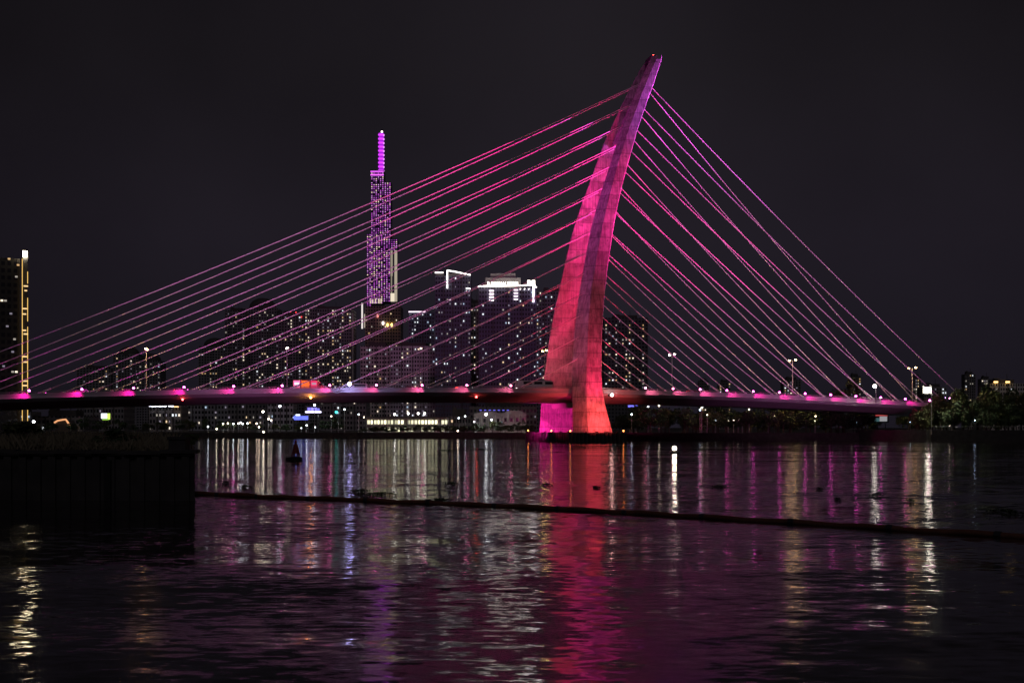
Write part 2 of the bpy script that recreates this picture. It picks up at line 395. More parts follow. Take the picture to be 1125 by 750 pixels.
# stay cables, their floodlights and the light these throw
lens_c = {}
def lens(col, st):
    k = (tuple(round(c, 2) for c in col), st)
    if k not in lens_c: lens_c[k] = glow('cable_light_lens', col, st)
    return lens_c[k]
def mixc(a, b, t): return tuple(p+(q-p)*t for p, q in zip(a, b))
MAG = (1., .03, .62); ROSE = (1., .16, .30)
VST = 13.0
for side in (-1, 1):
    for k in range(14):
        u = -22.7-12.37*k if side < 0 else 12.5+8.33*k
        za = 23.0+6.085*k+3.2*(k/13.)**2
        _, vL, t, uL, uC, uR = pyl(za)
        va = (vL+t*.55)*(1-.75*max(0., min(1., (za-40)/62.)))
        zt = deck_z(u)
        for s in (1, -1):
            if side < 0 and za > 42:
                ua = uL+.65+(uR-1.9-uL)*min(1., (za-42)/14.); dz_ = .47*(ua-uL-.65)
            else: ua = uL+.15+(.5 if s > 0 else 0); dz_ = 0.
            if side > 0: dz_ = 0.
            top = L((uR-.15) if side > 0 else ua, s*va, za+dz_)
            lo = L(u, s*VST, zt-.5)
            d = top-lo; ln = d.length; b = MB()
            P = [lo+d*(i/16.)-Vector((0, 0, .011*ln*4*(i/16.)*(1-i/16.))) for i in range(17)]
            b.tube(P, .12, M['cable'], 7)
            dn = (P[1]-P[0]).normalized()
            b.tube([lo-dn*.8, lo+dn*3.2], .24, M['cable'], 8)
            b.build('stay_cable', bridge, smooth=True)
            near = max(0., min(1., (abs(u)-15)/95.)) if side < 0 else max(0., min(1., (abs(u)-15)/28.))
            col = mixc(ROSE, MAG, near)
            ud = u+side*2.3
            f = MB(); base = L(ud, s*VST, deck_z(ud)-.45)
            f.tube([base, base+Vector((0, 0, .35))], .06, M['dark'], 6)
            aim = (lo+d*.35-base).normalized()
            tm = aim.to_track_quat('Z', 'Y').to_matrix().to_4x4()
            f.box(base+Vector((0, 0, .55)), (.5, .5, .4), M['dark'], tilt=tm)
            f.ball(base+Vector((0, 0, .6))+aim*.16+Vector((0, -.1, 0)), .3, lens(mixc(col, (1, .5, .9), .12), 26 if s > 0 else 14), 8, 6)
            f.build('cable_light', bridge)
            off = Vector((0, -1.1 if s > 0 else 1.1, .7))
            wp = Matrix.Rotation(TH, 4, 'Z') @ (base+Vector((0, -.5, .8)))+BO
            wt = Matrix.Rotation(TH, 4, 'Z') @ (lo+d*.55)+BO
            spot('cable_spotlight', wp, wt, col, (5.0e4 if s > 0 else 3.6e4)*max(.5, (ln/110.)**1.2), 22, 1., .3)
            if s > 0:     # spill down the deck edge
                pl = D.lights.new('deck_edge_light', 'SPOT'); pl.energy = 520; pl.color = mixc(ROSE, (1., .01, .34), near); pl.spot_size = rad(140); pl.spot_blend = 1.; pl.shadow_soft_size = .2
                po = D.objects.new('deck_edge_light', pl); COL.objects.link(po); ue = u+side*2.8
                po.location = W(ue, 15.2, deck_z(ue)-.35)
                po.rotation_euler = (W(ue+side*1.5, 13.0, deck_z(ue)-2.4)-po.location).to_track_quat('-Z', 'Y').to_euler()

# floodlights on the pylon
RED = (1., .065, .07); CRIM = (1., .010, .12); MAGB = (1., .02, .33); PURP = (.88, .09, .90)
for u, v in ((-9, 8), (-9, 0), (-9, -8), (-9, 15), (-3, 22.4), (0, 22.4), (-6, 22.4), (3, 22.4)):
    q = MB(); q.box(L(u, v, 2.8), (.6, .6, .4), M['dark']); q.build('floodlight_housing', pcap)
for u in (-4.5, 1.0):
    spot('floodlight', W(u, 28.0, 3.4), W(u*.6-1.5, 20.5, 8), RED, 9500, 100, 1., .4)
    spot('floodlight', W(u, 28.5, 3.4), W(-1.5, 16, 38), mixc(RED, CRIM, .9), 34000, 60, 1., .4)
for v in (-9, -2, 5):
    spot('floodlight', W(-13.5, v, 3.4), W(-6, -17, 8), MAGB, 14000, 100, 1., .3)
spot('floodlight', W(-14, 6, 3.2), W(-8, 17, 8), CRIM, 6000, 80, 1., .3)
for v in (-8, -3):
    spot('floodlight', W(-8.5, v, 15.2), W(-5, -14, 24), (1., .04, .13), 2600, 120, 1., .3)
    spot('floodlight', W(-7.5, v, 15.2), W(-2, -11, 48), CRIM, 9500, 64, 1., .3)
    spot('floodlight', W(-6.0, v, 15.2), W(9, -8, 86), CRIM, 100000, 36, 1., .3)
    spot('floodlight', W(-6.0, v, 15.2), W(16, -5, 104), mixc(CRIM, PURP, .15), 240000, 20, 1., .3)
for z, p in ((20, 5000), (45, 45000), (75, 120000)):
    a = pyl(z); spot('floodlight', W(-9, -2, 14.5), W(a[3], a[1], z), (1., .03, .12), p*1.2, 30, 1., .3)
# unseen pair added off the cap's front corners to brighten the lower cables
spot('floodlight', W(-15, 25, 4), W(-44, 13, 40), (1., .17, .50), 26000, 48, 1., .3)
spot('floodlight', W(11, 25, 4), W(36, 13, 40), (1., .17, .50), 26000, 48, 1., .3)
# big flood on the deck edge beside the near leg
q = MB(); c = L(3.6, 16.0, 13.1)
q.box(L(3.6, 15.2, 13.0), (1.4, 1.4, .5), M['dark']); q.ball(c, .42, glow('flood_lens', (1, .55, .5), 90), 10, 6); q.build('floodlight', bridge)
# unseen spotlights added on the landward embankment, out of the picture, washing the pylon head and the cables
spot('unseen_bank_flood', (196, 316, 11), W(22, 6, 103), PURP, 6.0e6, 17, 1., 1.)
spot('unseen_bank_flood', (199, 316, 11), W(9, 10, 66), (1., .02, .30), 6.5e6, 17, 1., 1.)
# two more added, unseen, to light the cables evenly: one at the land end of the old quay, one on the near bank
spot('unseen_bank_flood', (-50, 72, 5.5), W(-88, 0, 64), (1., .26, .74), 1.2e6, 30, 1., 1.)
spot('unseen_bank_flood', (150, 60, 6), W(70, 0, 65), (1., .26, .78), 1.5e6, 28, 1., 1.)

# ------------------------------------------------------------------ street lamps on the bridge
def bridge_lamp(u, label, col, st, v=-2.0, h=12.0, arm=1.6):
    z = deck_z(u)-1.15; p = W(u, 0, z)
    t = thing('street_lamp', label, 'street lamp', p, TH, 'street lamps along the bridge deck')
    b = MB(); b.tube([(0, 0, 0), (0, 0, .5), (0, 0, h)], [.22, .16, .09], M['steel'], 8); b.build('pole', t)
    for s in (-1, 1):
        a = MB(); a.tube([(0, 0, h-.1), (0, s*arm*.6, h+.25), (0, s*arm, h+.3)], .05, M['steel'], 6)
        a.box((0, s*(arm+.3), h+.3), (.35, .9, .16), M['dark']); arm_o = a.build('arm', t)
        q = MB(); q.ball((0, s*(arm+.35), h+.17), .34, glow('street_lamp_lens', col, st if s < 0 else st*.35), 10, 6, .7); q.build('lens', arm_o)
for u, lab, col, st in (
    (-121.6, 'bridge street lamp with small white head, farthest out on the city side', (1, .56, .22), 2400),
    (-84.8, 'bridge street lamp with dim head before the dark apartment blocks', (1, .8, .65), 12),
    (-48, 'unlit-looking bridge street lamp in front of the blue-windowed block', (1, .75, .55), 4),
    (-11.5, 'bridge street lamp with yellow head peeping past the pylon edge', (1, .72, .25), 150),
    (28, 'bridge street lamp with small white head, first beyond the pylon', (1, .85, .75), 45),
    (67.5, 'bridge street lamp with bright warm head, second beyond the pylon', (1, .64, .28), 2600),
    (109, 'bridge street lamp with glaring warm head at the landward deck end', (1, .64, .28), 1800)):
    bridge_lamp(u, lab, col, st)

# ------------------------------------------------------------------ vehicles on the bridge
def vehicle(kind, u, v, face, label, cat, paint, head, tail, group='vehicles crossing the bridge'):
    """face = +1 drives towards +u.  Lamps: strength of the headlights and of the tail lights."""
    t = thing(kind, label, cat, W(u, v, deck_z(u)-1.14), TH+(0 if face > 0 else math.pi), group)
    if kind == 'car':
        out = [(-2.2, .35), (-2.25, .8), (-1.7, .98), (-1.2, 1.45), (.35, 1.48), (1.05, .98), (2.1, .82), (2.25, .4)]; wd, wx, wr = 1.75, 1.35, .32
    elif kind == 'van':
        out = [(-2.5, .4), (-2.5, 2.0), (-2.3, 2.15), (1.2, 2.15), (1.8, 1.25), (2.45, 1.05), (2.5, .45)]; wd, wx, wr = 1.9, 1.6, .34
    else:
        out = [(-5.2, .5), (-5.2, 3.0), (-5.0, 3.15), (5.0, 3.15), (5.25, 2.0), (5.25, .5)]; wd, wx, wr = 2.45, 3.4, .48
    b = MB(); b.prism(out, -wd/2, wd/2, paint); b.build('body', t)
    if kind == 'car':
        for s in (-1, 1):
            q = MB(); q.prism([(-1.1, 1.0), (-.95, 1.38), (.3, 1.4), (.85, 1.0)], s*(wd/2-.02), s*(wd/2+.012), M['glass']); q.build('window', t)
    else:
        zt = out[2][1]
        for s in (-1, 1):
            for i in range(3):
                x0 = out[0][0]+.5+i*(out[3][0]-out[0][0]-.7)/3; q = MB()
                q.box((x0+.55, s*wd/2, zt-.65), (1.1 if kind == 'van' else 2.4, .03, .75), M['glass']); q.build('window', t)
    for x in (-wx, wx):
        for s in (-1, 1):
            q = MB(); q.tube([(x, s*(wd/2-.22), wr), (x, s*(wd/2+.015), wr)], wr, M['rubber'], 14)
            wh = q.build('wheel', t); q = MB(); q.tube([(x, s*(wd/2), wr), (x, s*(wd/2+.03), wr)], wr*.55, M['silver'], 10); q.build('rim', wh)
    for s in (-1, 1):
        q = MB(); q.ball((out[-1][0]-.02, s*wd*.36, .72 if kind != 'bus' else .9), .17, glow('headlight_glass', (1, .95, .9), head) if head else M['glass'], 8, 5); q.build('headlight', t)
        q = MB(); q.box((out[0][0]-.02, s*wd*.38, .85), (.08, .22, .2), glow('tail_light_glass', (1, .03, .02), tail) if tail else M['red']); q.build('tail_light', t)
    return t
vehicle('van', -66, 5.0, -1, 'pale van behind the violet-white deck floodlight', 'van', M['white'], 120, 6)
vehicle('car', -136, 8.4, 1, 'silver car on the near lane close to the lit tower frame', 'car', M['silver'], 40, 8)
vehicle('car', -112, 4.6, 1, 'white car with red tail lights under the outermost small street lamp', 'car', M['white'], 60, 40)
vehicle('car', -97, -5.2, -1, 'dark car on the far lane behind the double cable foot', 'car', M['black'], 60, 8)
vehicle('car', -52.5, 5.2, -1, 'silver car with white headlights short of the big curved pylon', 'car', M['silver'], 160, 8)
vehicle('car', -37, 8.6, 1, 'black car with red tail lights approaching the pylon', 'car', M['black'], 40, 50)
vehicle('bus', -16, 4.8, -1, 'white bus beside the curved pylon leg', 'bus', M['white'], 40, 10)
vehicle('car', 31, 8.4, 1, 'red car just past the pylon under the lower cables', 'car', M['red'], 30, 30)
vehicle('van', 88, -5, -1, 'grey van with bright headlights near the landward deck end', 'van', M['silver'], 1500, 6)
# the truck with its glowing panels
u = -80.3
t = thing('truck', 'red truck with a glowing orange panel between two pink lit panels', 'truck', W(u, 9.2, deck_z(u)-1.14), TH, 'vehicles crossing the bridge')
b = MB(); b.prism([(-3.4, .6), (-3.4, 2.95), (3.0, 2.95), (3.0, .6)], -1.15, 1.15, M['red']); b.build('cargo_box', t)
b = MB(); b.prism([(3.08, .55), (3.08, 2.5), (3.6, 2.6), (4.3, 1.7), (4.6, 1.4), (4.6, .55)], -1.1, 1.1, M['red']); cab = b.build('cab', t)
b = MB(); b.box((3.75, -1.11, 1.85), (.7, .03, .6), M['glass']); b.build('window', cab)
for x, wd, col, st in ((-2.45, 1.7, (1, .18, .42), 1.4), (-.2, 2.1, (1, .16, .035), 1.1), (2.05, 1.7, (.9, .05, .16), 1.0)):
    q = MB(); q.box((x, -1.17, 1.85), (wd, .05, 1.9), glow('lit_panel', col, st)); 
    if abs(x) > 1: q.box((x, -1.2, 2.0), (wd*.7, .04, .5), glow('lit_panel_core', (1, .62, .85), 2.2 if x < 0 else .5))
    q.build('lit_panel', t)
for x in (-2.5, -1.3, 3.5):
    for s in (-1, 1):
        q = MB(); q.tube([(x, s*.8, .48), (x, s*1.12, .48)], .48, M['rubber'], 14); q.build('wheel', t)

# ------------------------------------------------------------------ towers of the city
WINCOL = [((1, .72, .42), 1.5), ((1, .85, .66), 2.0), ((.88, .94, 1), 2.0), ((1, .62, .28), 1.0), ((.62, .78, 1), 1.1), ((1, .9, .78), .55), ((.9, .8, 1), .35)]
WINMAT = [glow('lit_window_%s' % n, c, s*.7, False) for (c, s), n in zip(WINCOL, ('warm', 'cream', 'cool', 'amber', 'blue', 'dim', 'faint'))]
winmesh = {}
def pane(w_, h_, k):
    key = (round(w_, 2), round(h_, 2), k)
    if key not in winmesh:
        b = MB(); b.box((0, 0, 0), (w_, .12, h_), WINMAT[k]); winmesh[key] = b.mesh('lit_window')
    return winmesh[key]
FAC = {}
def tower(name, label, x0, x1, ytop, Y, nx, lit=.2, pal=(4, 4, 5, 2, 1, 3, 2), seed=1, wall=(.2, .19, .2), fh=3.4, n_part=42, depth=None, roof='box', rot=0., columns=True, y_low=440, wfrac=.37, hfrac=.36, cat='tower block'):
    a = at(x0, HY, Y); c = at(x1, HY, Y); wd = (c-a).length; z1 = at(0, ytop, Y).z; H = z1-2.0
    rg = random.Random(seed); depth = depth or wd*.8
    cw = wd/nx; nf = max(1, int(H/fh))
    t = thing(name, label, cat, (a.x, Y, 2.0), rad(rot), 'buildings of the city skyline' if Y > 560 else 'low buildings along the far shore')
    key = (round(cw, 2), fh, wall)
    if key not in FAC: FAC[key] = facade_mat('facade', wall, (.02, .022, .03), cw, fh)
    b = MB(); b.box((wd/2, depth/2, H/2), (wd, depth, H), FAC[key])
    for i in range(1, 4):                     # ribs that divide the facade
        x = wd*i/4; b.box((x, -.25, H/2), (.6, .5, H), M['roof'])
    b.build('facade', t)
    if roof == 'box':
        q = MB(); q.box((wd*.5, depth*.5, H+1.6), (wd*.55, depth*.5, 3.2), M['roof']); q.box((wd*.3, depth*.4, H+3.6), (wd*.14, depth*.2, 1.4), M['roof'])
        q.tube([(wd*.62, depth*.4, H+3.), (wd*.62, depth*.4, H+8.)], .2, M['dark'], 5); q.build('roof_house', t)
    elif roof == 'dome':
        q = MB(); q.ball((wd/2, depth/2, H), wd*.42, M['roof'], 14, 8, .8); q.build('roof_dome', t)
    cells = []
    pc_ = [rg.random()**1.6*3.2*lit for _ in range(nx)] if columns else [lit]*nx
    z_low = at(0, y_low, Y).z-2
    for j in range(nf):
        if (j+.5)*fh < z_low: continue
        for i in range(nx):
            if rg.random() < pc_[i]: cells.append((i, j))
    rg.shuffle(cells)
    weights = [k for k, q in enumerate(pal) for _ in range(q)]
    rest = {}
    for n_, (i, j) in enumerate(cells):
        k = rg.choice(weights); ww = cw*wfrac*rg.choice((.7, 1, 1, 1.25)); hh = fh*hfrac
        if n_ < n_part: put('window', pane(ww, hh, k), t, ((i+.5)*cw, -.62, (j+.55)*fh))
        else: rest.setdefault(k, []).append((i, j))
    if rest:
        q = MB()
        for k, l in rest.items():
            for i, j in l: q.box(((i+.5)*cw, -.62, (j+.55)*fh), (cw*wfrac, .12, fh*hfrac), WINMAT[k])
        tag(q.build('window_lights', t), kind='stuff')
    return t, wd, H, depth

WARM = (5, 4, 2, 3, 0, 6, 6); COOL = (1, 2, 4, 0, 4, 5, 7); MIX = (3, 3, 3, 2, 1, 6, 6)
tower('apartment_tower', 'dark stepped apartment tower with warm windows, farthest from the pylon in its cluster', 247, 269, 341, 1250, 8, .16, WARM, 3)
tower('apartment_tower', 'dark apartment tower with small dome between two warm-lit blocks', 267, 304, 338, 1300, 13, .13, WARM, 4, roof='dome')
tower('apartment_tower', 'slim dark apartment tower with red roof lights', 303, 334, 345, 1220, 10, .12, WARM, 5)
tower('apartment_tower', 'broad dark apartment tower with many warm windows and a pale edge line', 335, 386, 339, 1150, 19, .22, WARM, 6)
et = D.objects['apartment_tower.003']; p0 = at(387.5, 344, 1150); q = MB()
q.box((p0.x-et.location.x, 1.5, (p0.z-2)/2), (1.3, 3.0, p0.z-2), M['plaster']); q.build('edge_line', et)  # pale colour stands in for the tower's faint LED edge
# three low rooftops behind
tower('apartment_block', 'low distant block with rounded roof clump behind the outermost bridge lamp', 124, 152, 389, 1500, 9, .12, WARM, 8, roof='dome')
tower('apartment_block', 'low distant block with scattered white windows above the outer deck', 150, 176, 396, 1450, 9, .14, MIX, 9, roof='dome')
tower('apartment_block', 'distant dark block with twin rounded tops beside the apartment cluster', 218, 248, 380, 1420, 10, .12, WARM, 10, roof='dome')
tower('apartment_block', 'low far block with few amber windows past the lit tower frame', 84, 122, 404, 1500, 11, .10, WARM, 11)
# towers between the spire tower and the pylon
tower('brown_tower', 'dark brown tower with amber lamps standing before the purple skyscraper', 401, 440, 336, 1180, 13, .10, WARM, 12, wall=(.22, .17, .13), roof='none')
tower('office_tower', 'bluish office tower with a white line along its flat top', 449, 480, 343, 1020, 11, .28, COOL, 13, wall=(.12, .14, .19), roof='none')
tower('apartment_slab', 'grey gridded apartment slab low behind the deck below the brown tower', 396, 431, 380, 940, 12, .10, MIX, 14, wall=(.48, .43, .42), y_low=462)
tower('apartment_slab', 'pale gridded apartment slab with cool windows beside the brown tower', 429, 478, 380, 930, 17, .12, COOL, 15, wall=(.46, .43, .46), y_low=462)
tw, wd, H, dp = tower('corner_tower', 'dark tower with white lit crown lines and a bright vertical edge', 478, 517, 303, 900, 13, .15, COOL, 16, wall=(.10, .11, .15), roof='none')
white = glow('white_tube_light', (1, .92, .88), 3.6); whiter = glow('white_sign_light', (1, .91, .80), 8.0)
def strip(parent, x0, z0, x1, z1, r=.55, m_=white, y=-.9, name='light_strip'):
    q = MB(); q.tube([(x0, y, z0), (x1, y, z1)], r, m_, 6); return q.build(name, parent)
k = wd/39.
strip(tw, 0, H+2.5, 9*k, H+2.5); strip(tw, 13.5*k, H-10, 13.5*k, H+4.5); strip(tw, 13.5*k, H+4.2, 22*k, H+3.2); strip(tw, 22*k, H+3.2, 39*k, H+.6)
strip(tw, 34*k, H-10, 39*k, H-10.4, .4)
q = MB(); q.box((wd*.68, dp*.4, H+1.0), (wd*.62, dp*.6, 2.2), M['roof']); q.box((wd*.12, dp*.4, H+1.), (wd*.22, dp*.5, 2.), M['roof']); q.tube([(wd*.5, dp*.4, H+2), (wd*.5, dp*.4, H+7)], .15, M['dark'], 5); q.build('roof_house', tw)
ts, wd2, H2, _ = tower('slim_tower', 'slim dark tower squeezed between the white-crowned towers', 514, 529, 333, 980, 5, .14, MIX, 17, wall=(.2, .18, .17))
# the tower with the roof sign
tp, wd, H, dp = tower('sign_tower', 'broad dark tower carrying a white lit roof sign and crown line', 526, 589, 316, 880, 20, .10, COOL, 18, wall=(.10, .10, .15), roof='none')
k = wd/63.; p = 880/FPX
strip(tp, -1*p, H+1.0, 62*p, H+1.9, .5, glow('crown_line_light', (1, .91, .82), 8.)); strip(tp, 60*p, H+1.9, 60*p, H-16*p, .75, glow('lilac_tube_light', (.95, .78, 1), 3.5))
for i in range(4):
    strip(tp, 11.5*p, H-(3.6+3.4*i)*p, 16.5*p, H-(3.6+3.4*i)*p, .55, glow('crown_bar_light', (1, .84, .92), 3.2)); strip(tp, 38.5*p, H-(2.6+3.4*i)*p, 43*p, H-(2.6+3.4*i)*p, .5, glow('crown_bar_light', (1, .8, .92), 2.6))
for i in range(3): strip(tp, (45.3+4.7*i)*p, H-1.4*p, (45.9+4.7*i)*p, H-1.9*p, .7)
cm = MB(); cm.box((wd*.42, dp*.55, H+4.5), (wd*.62, dp*.6, 9), M['concrete']); cm.box((wd*.42, dp*.55, H+10.5), (wd*.44, dp*.45, 4.5), M['concrete']); cm.build('crown_storey', tp)
def text(body, loc, width, height, m_, name, parent, thick=.25):
    cu = D.curves.new(name, 'FONT'); cu.body = body; cu.size = 1; cu.extrude = .06
    o = D.objects.new(name, cu); COL.objects.link(o); bpy.context.view_layer.update()
    dg = bpy.context.evaluated_depsgraph_get(); me = D.meshes.new_from_object(o.evaluated_get(dg)); D.objects.remove(o)
    xs = [v.co.x for v in me.vertices]; ys = [v.co.y for v in me.vertices]
    me.transform(Matrix.Translation((-min(xs), -min(ys), 0)))
    me.transform(Matrix.Diagonal((width/(max(xs)-min(xs)), height/(max(ys)-min(ys)), thick/.12, 1)))
    me.transform(Matrix.Rotation(rad(90), 4, 'X')); me.materials.clear(); me.materials.append(m_); me.name = name
    return put(name, me, parent, loc)
text('SUNWAH PEARL', (9.4*p, -.7, H+2.0*p), 35*p, 4.3*p, whiter, 'sign_lettering', tp)
q = MB(); q.box((57.5*p, -1.0, H+5.5*p), (8.2*p, .5, 4.6*p), whiter); q.box((62*p, -.8, H+.6*p), (3.5*p, .4, 1.3*p), white); q.build('sign_box', tp)
tower('rear_tower', 'dark tower half hidden behind the pylon with cool windows in its crown', 589, 626, 320, 1000, 12, .16, COOL, 19, wall=(.17, .17, .2))
tower('rear_tower', 'lone dark tower just past the pylon with white and amber windows', 664, 712, 349, 1050, 13, .13, MIX, 20, wall=(.10, .10, .11))
# low far blocks on the landward side
for (x0, x1, yt, Y, n_, lab, sd) in (
    (768, 779, 418, 1500, 4, 'tiny far block with warm windows above the deck past the pylon', 21),
    (790, 803, 420, 1500, 4, 'tiny far block with white windows behind the middle landward cables', 22),
    (861, 880, 417, 1450, 6, 'small far block with amber top lights below the second bright bridge lamp', 23),
    (934, 946, 413, 1500, 4, 'small dark far block behind the last cable feet', 24),
    (1003, 1012, 414, 1300, 4, 'narrow far block with one tall lit stair beside the end lamp', 25),
    (1060, 1072, 411, 1400, 5, 'slim far high-rise at the landward end behind the trees', 26),
    (1078, 1090, 416, 1400, 5, 'slim dark high-rise next to the terraced house with amber lights', 27),
    (1088, 1126, 421, 900, 14, 'long pale terraced building with two amber lights on its roof', 28),
    (1015, 1040, 425, 1100, 9, 'low dark block behind the glaring quay lamp', 29)):
    tower('far_building', lab, x0, x1, yt, Y, n_, .22 if Y > 1000 else .12, WARM, sd, wall=(.2, .19, .18) if sd != 28 else (.55, .52, .48), y_low=455, cat='building')
tb = [o for o in scn.objects if o.get('label', '').startswith('long pale terraced')][0]
amber = glow('amber_roof_light', (1, .62, .2), 3.0)
for x in (1094, 1107):
    pz = at(x, 419.5, 899); q = MB(); q.box((pz.x-tb.location.x, -1.2, pz.z-2), (3.2, .6, 1.2), amber); q.build('roof_light', tb)

# purple skyscraper with spire
Y = 1740; p = Y/FPX
sk = thing('spire_skyscraper', 'very tall stepped skyscraper covered in purple lights with a glowing purple spire', 'skyscraper', (at(417, HY, Y).x, Y, 2.0), 0, 'buildings of the city skyline')
led = [glow('purple_led', (.62, .11, .72), 1.4, False), glow('lilac_led', (.85, .38, .95), 1.3, False), glow('cream_led', (1, .74, .62), 1.6, False), glow('dim_led', (.34, .07, .48), .8, False)]
body = facade_mat('skyscraper_glass', (.06, .05, .08), (.03, .03, .05), 3.4, 3.4)
bright = glow('spire_band_light', (.70, .05, .98), 1.35); bright2 = glow('spire_core_light', (.45, .02, .72), 1.0)
cream = mat('cream_cladding', (.6, .55, .48), .7)
rg = random.Random(5)
def tubeblock(x0, x1, y0, y1, front, dep, warm=.08, dx=2.3, dy=2.1):
    """pixel box of one square shaft: x relative to 417, y from the roof down"""
    X0, X1 = (x0-417)*p, (x1-417)*p; Z1 = CAMZ-2-(y0-HY)*p; Z0 = max(0, CAMZ-2-(y1-HY)*p)
    b = MB(); b.box(((X0+X1)/2, front+dep/2, (Z0+Z1)/2), (X1-X0, dep, Z1-Z0), body)
    nx = max(2, int((x1-x0)/dx)); nz = int((y1-y0)/dy); sx = (X1-X0)/nx
    for j in range(nz):
        for i in range(nx):
            r_ = rg.random(); dg = math.sin((i*1.7+j)*.55+math.sin(j*.11)*3)
            m_ = led[2] if r_ < warm*(2.6 if dg > .75 else .25) else led[1] if r_ < .32 else led[3] if r_ > .68 else led[0]
            if r_ > .94: continue
            b.box((X0+(i+.5)*sx, front-.3, Z1-(j+.6)*dy*p), (sx*.42, .4, 1.05), m_)
    return b.build('shaft', sk)
tubeblock(407, 421.5, 186.5, 262, 4, 20)
tubeblock(421.5, 429, 199, 262, 8, 18)
tubeblock(402, 407.5, 256, 336, 6, 22, .1); tubeblock(407.5, 421, 258, 334, -4, 26, .22); tubeblock(421, 429, 260, 332, 0, 26, .1); tubeblock(429, 436.5, 262, 275, 4, 22, .05)
q = MB(); X0 = (429-417)*p; q.box((X0+5.2, 16, 100), (10.4, 20, 200), body); q.build('shaft', sk)
for x0, x1, y0, y1, st in ((428.6, 431.2, 275, 303, .30), (433.3, 436.2, 275, 331, .42), (429.0, 433.4, 322, 331, .9), (429.4, 430.6, 303, 322, .25)):
    q = MB(); X0, X1 = (x0-417)*p, (x1-417)*p; Z1 = CAMZ-2-(y0-HY)*p; Z0 = CAMZ-2-(y1-HY)*p
    q.box(((X0+X1)/2, 1.4, (Z0+Z1)/2), (X1-X0, 2.5, Z1-Z0), glow('cream_panel_light', (1, .86, .66), st)); q.build('light_strip', sk)
for x in (407.5, 410, 413, 416.5, 419):
    q = MB(); q.box(((x-417)*p, -5.2, CAMZ-2-(331-HY)*p), (1.2*p, .6, 5.2*p), glow('base_slot_light', (1, .80, .6), .8)); q.build('light_strip', sk)
for yy, hh, st in ((188, 1.6, 1.3), (191.6, 1.4, 1.8)):
    q = MB(); q.box(((414-417)*p, 3.4, CAMZ-2-(yy-HY)*p), (14.4*p, .8, hh*p), glow('crown_band_light', (.66, .10, .78), st)); q.build('light_band', sk)
sp_ = MB(); Zs = CAMZ-2-(190-HY)*p; Zt = CAMZ-2-(144-HY)*p
sp_.box((.9*p, 14, (Zs+Zt)/2), (5.0*p, 7, Zt-Zs), bright2); spire = sp_.build('spire', sk)
for i in range(10):
    yy = 146.3+i*4.4; q = MB(); q.box((.4*p, 10.0, CAMZ-2-(yy-HY)*p), (5.4*p, .8, 1.9*p), bright); q.box((3.8*p, 10.2, CAMZ-2-(yy+.5-HY)*p), (1.5*p, .8, 1.7*p), glow('spire_edge_light', (.8, .3, 1), 1.3)); q.build('spire_band', spire)
q = MB(); q.ball((1.6*p, 12, Zt+1.3*p), 1.6, glow('spire_top_light', (1, .85, .7), 4), 8, 6); q.build('top_light', spire)
# white edge light and amber lamps of the brown tower
bt = D.objects['brown_tower']; p = 1180/FPX; H = at(0, 336, 1180).z-2
for x0, y0, y1, r_, c_, st in ((398, 333, 361, .9, (1, .9, .86), .9), (400.6, 345, 360, .6, (1, .85, .7), .4)):
    strip(bt, (x0-401)*p, CAMZ-2-(y1-HY)*p, (x0-401)*p, CAMZ-2-(y0-HY)*p, r_, glow('edge_tube_light', c_, st))
for x, y, c_, st in ((426, 357, (1, .55, .12), 5), (430.5, 357, (1, .6, .15), 5), (421, 355, (1, .85, .8), 4), (415, 347, (1, .3, .25), 1.5)):
    q = MB(); q.ball(((x-401)*p, -1.6, CAMZ-2-(y-HY)*p), 1.15, glow('amber_facade_lamp', c_, st), 8, 6, 1.6); q.build('facade_lamp', bt)
strip(D.objects['office_tower'], 0, at(0, 342.5, 1020).z-2, 18.5*1020/FPX, at(0, 342.5, 1020).z-2, .6, glow('roof_line_light', (1, .78, .95), 1.6))
for x, y in ((319, 342), (325, 343), (331, 348)):
    pz = at(x, y, 1218); q = MB(); q.ball((pz.x-D.objects['apartment_tower.002'].location.x, -1.2, pz.z-2), .8, glow('red_roof_lamp', (1, .05, .06), 1.6), 8, 5); q.build('roof_lamp', D.objects['apartment_tower.002'])
# building with the yellow light frame
Y = 520; p = Y/FPX
yt = thing('frame_tower', 'dark high-rise edged by a tall yellow light frame with a glaring top lamp', 'tower block', (at(0, HY, Y).x, Y, 2.0), rad(24.4), 'buildings of the city skyline'); zp = Y/FPX; p *= .912
b = MB(); b.box((-4*p, 9, (at(0, 283, Y).z-2)/2), (52*p, 18, at(0, 283, Y).z-2), facade_mat('frame_tower_facade', (.03, .028, .028), (.02, .02, .03), 2.6, 3.3)); b.build('facade', yt)
yel = glow('yellow_frame_light', (1, .60, .15), 1.35); yel2 = glow('yellow_rung_light', (1, .66, .3), 1.3)
b = MB()
for x, y0, y1 in ((24.6, 283, 452), (24.6, 452, 462), (30.6, 297, 310), (30.6, 326, 352), (30.6, 358, 462)):
    b.box((x*p, -.6, (at(0, y0, Y).z+at(0, y1, Y).z)/2-2), (.62*p, .5, at(0, y0, Y).z-at(0, y1, Y).z), yel)
b.build('light_frame', yt)
b = MB(); b.box((28*p, 1, (at(0, 275, Y).z-2)/2), (5.6*p, 2.2, at(0, 275, Y).z-2), M['dark']); b.build('mast', yt)
for y, x0, x1 in ((313, 26, 31), (318, 27, 30), (338, 25, 30), (344, 25, 29), (362, 25, 29), (366, 26, 31), (391, 25, 30), (397, 25, 30), (418, 25, 30), (423, 25, 30), (441, 25, 30)):
    q = MB(); q.box(((x0+x1)/2*p, -.5, at(0, y, Y).z-2), ((x1-x0)*p, .35, .55), yel2); q.build('light_rung', yt)
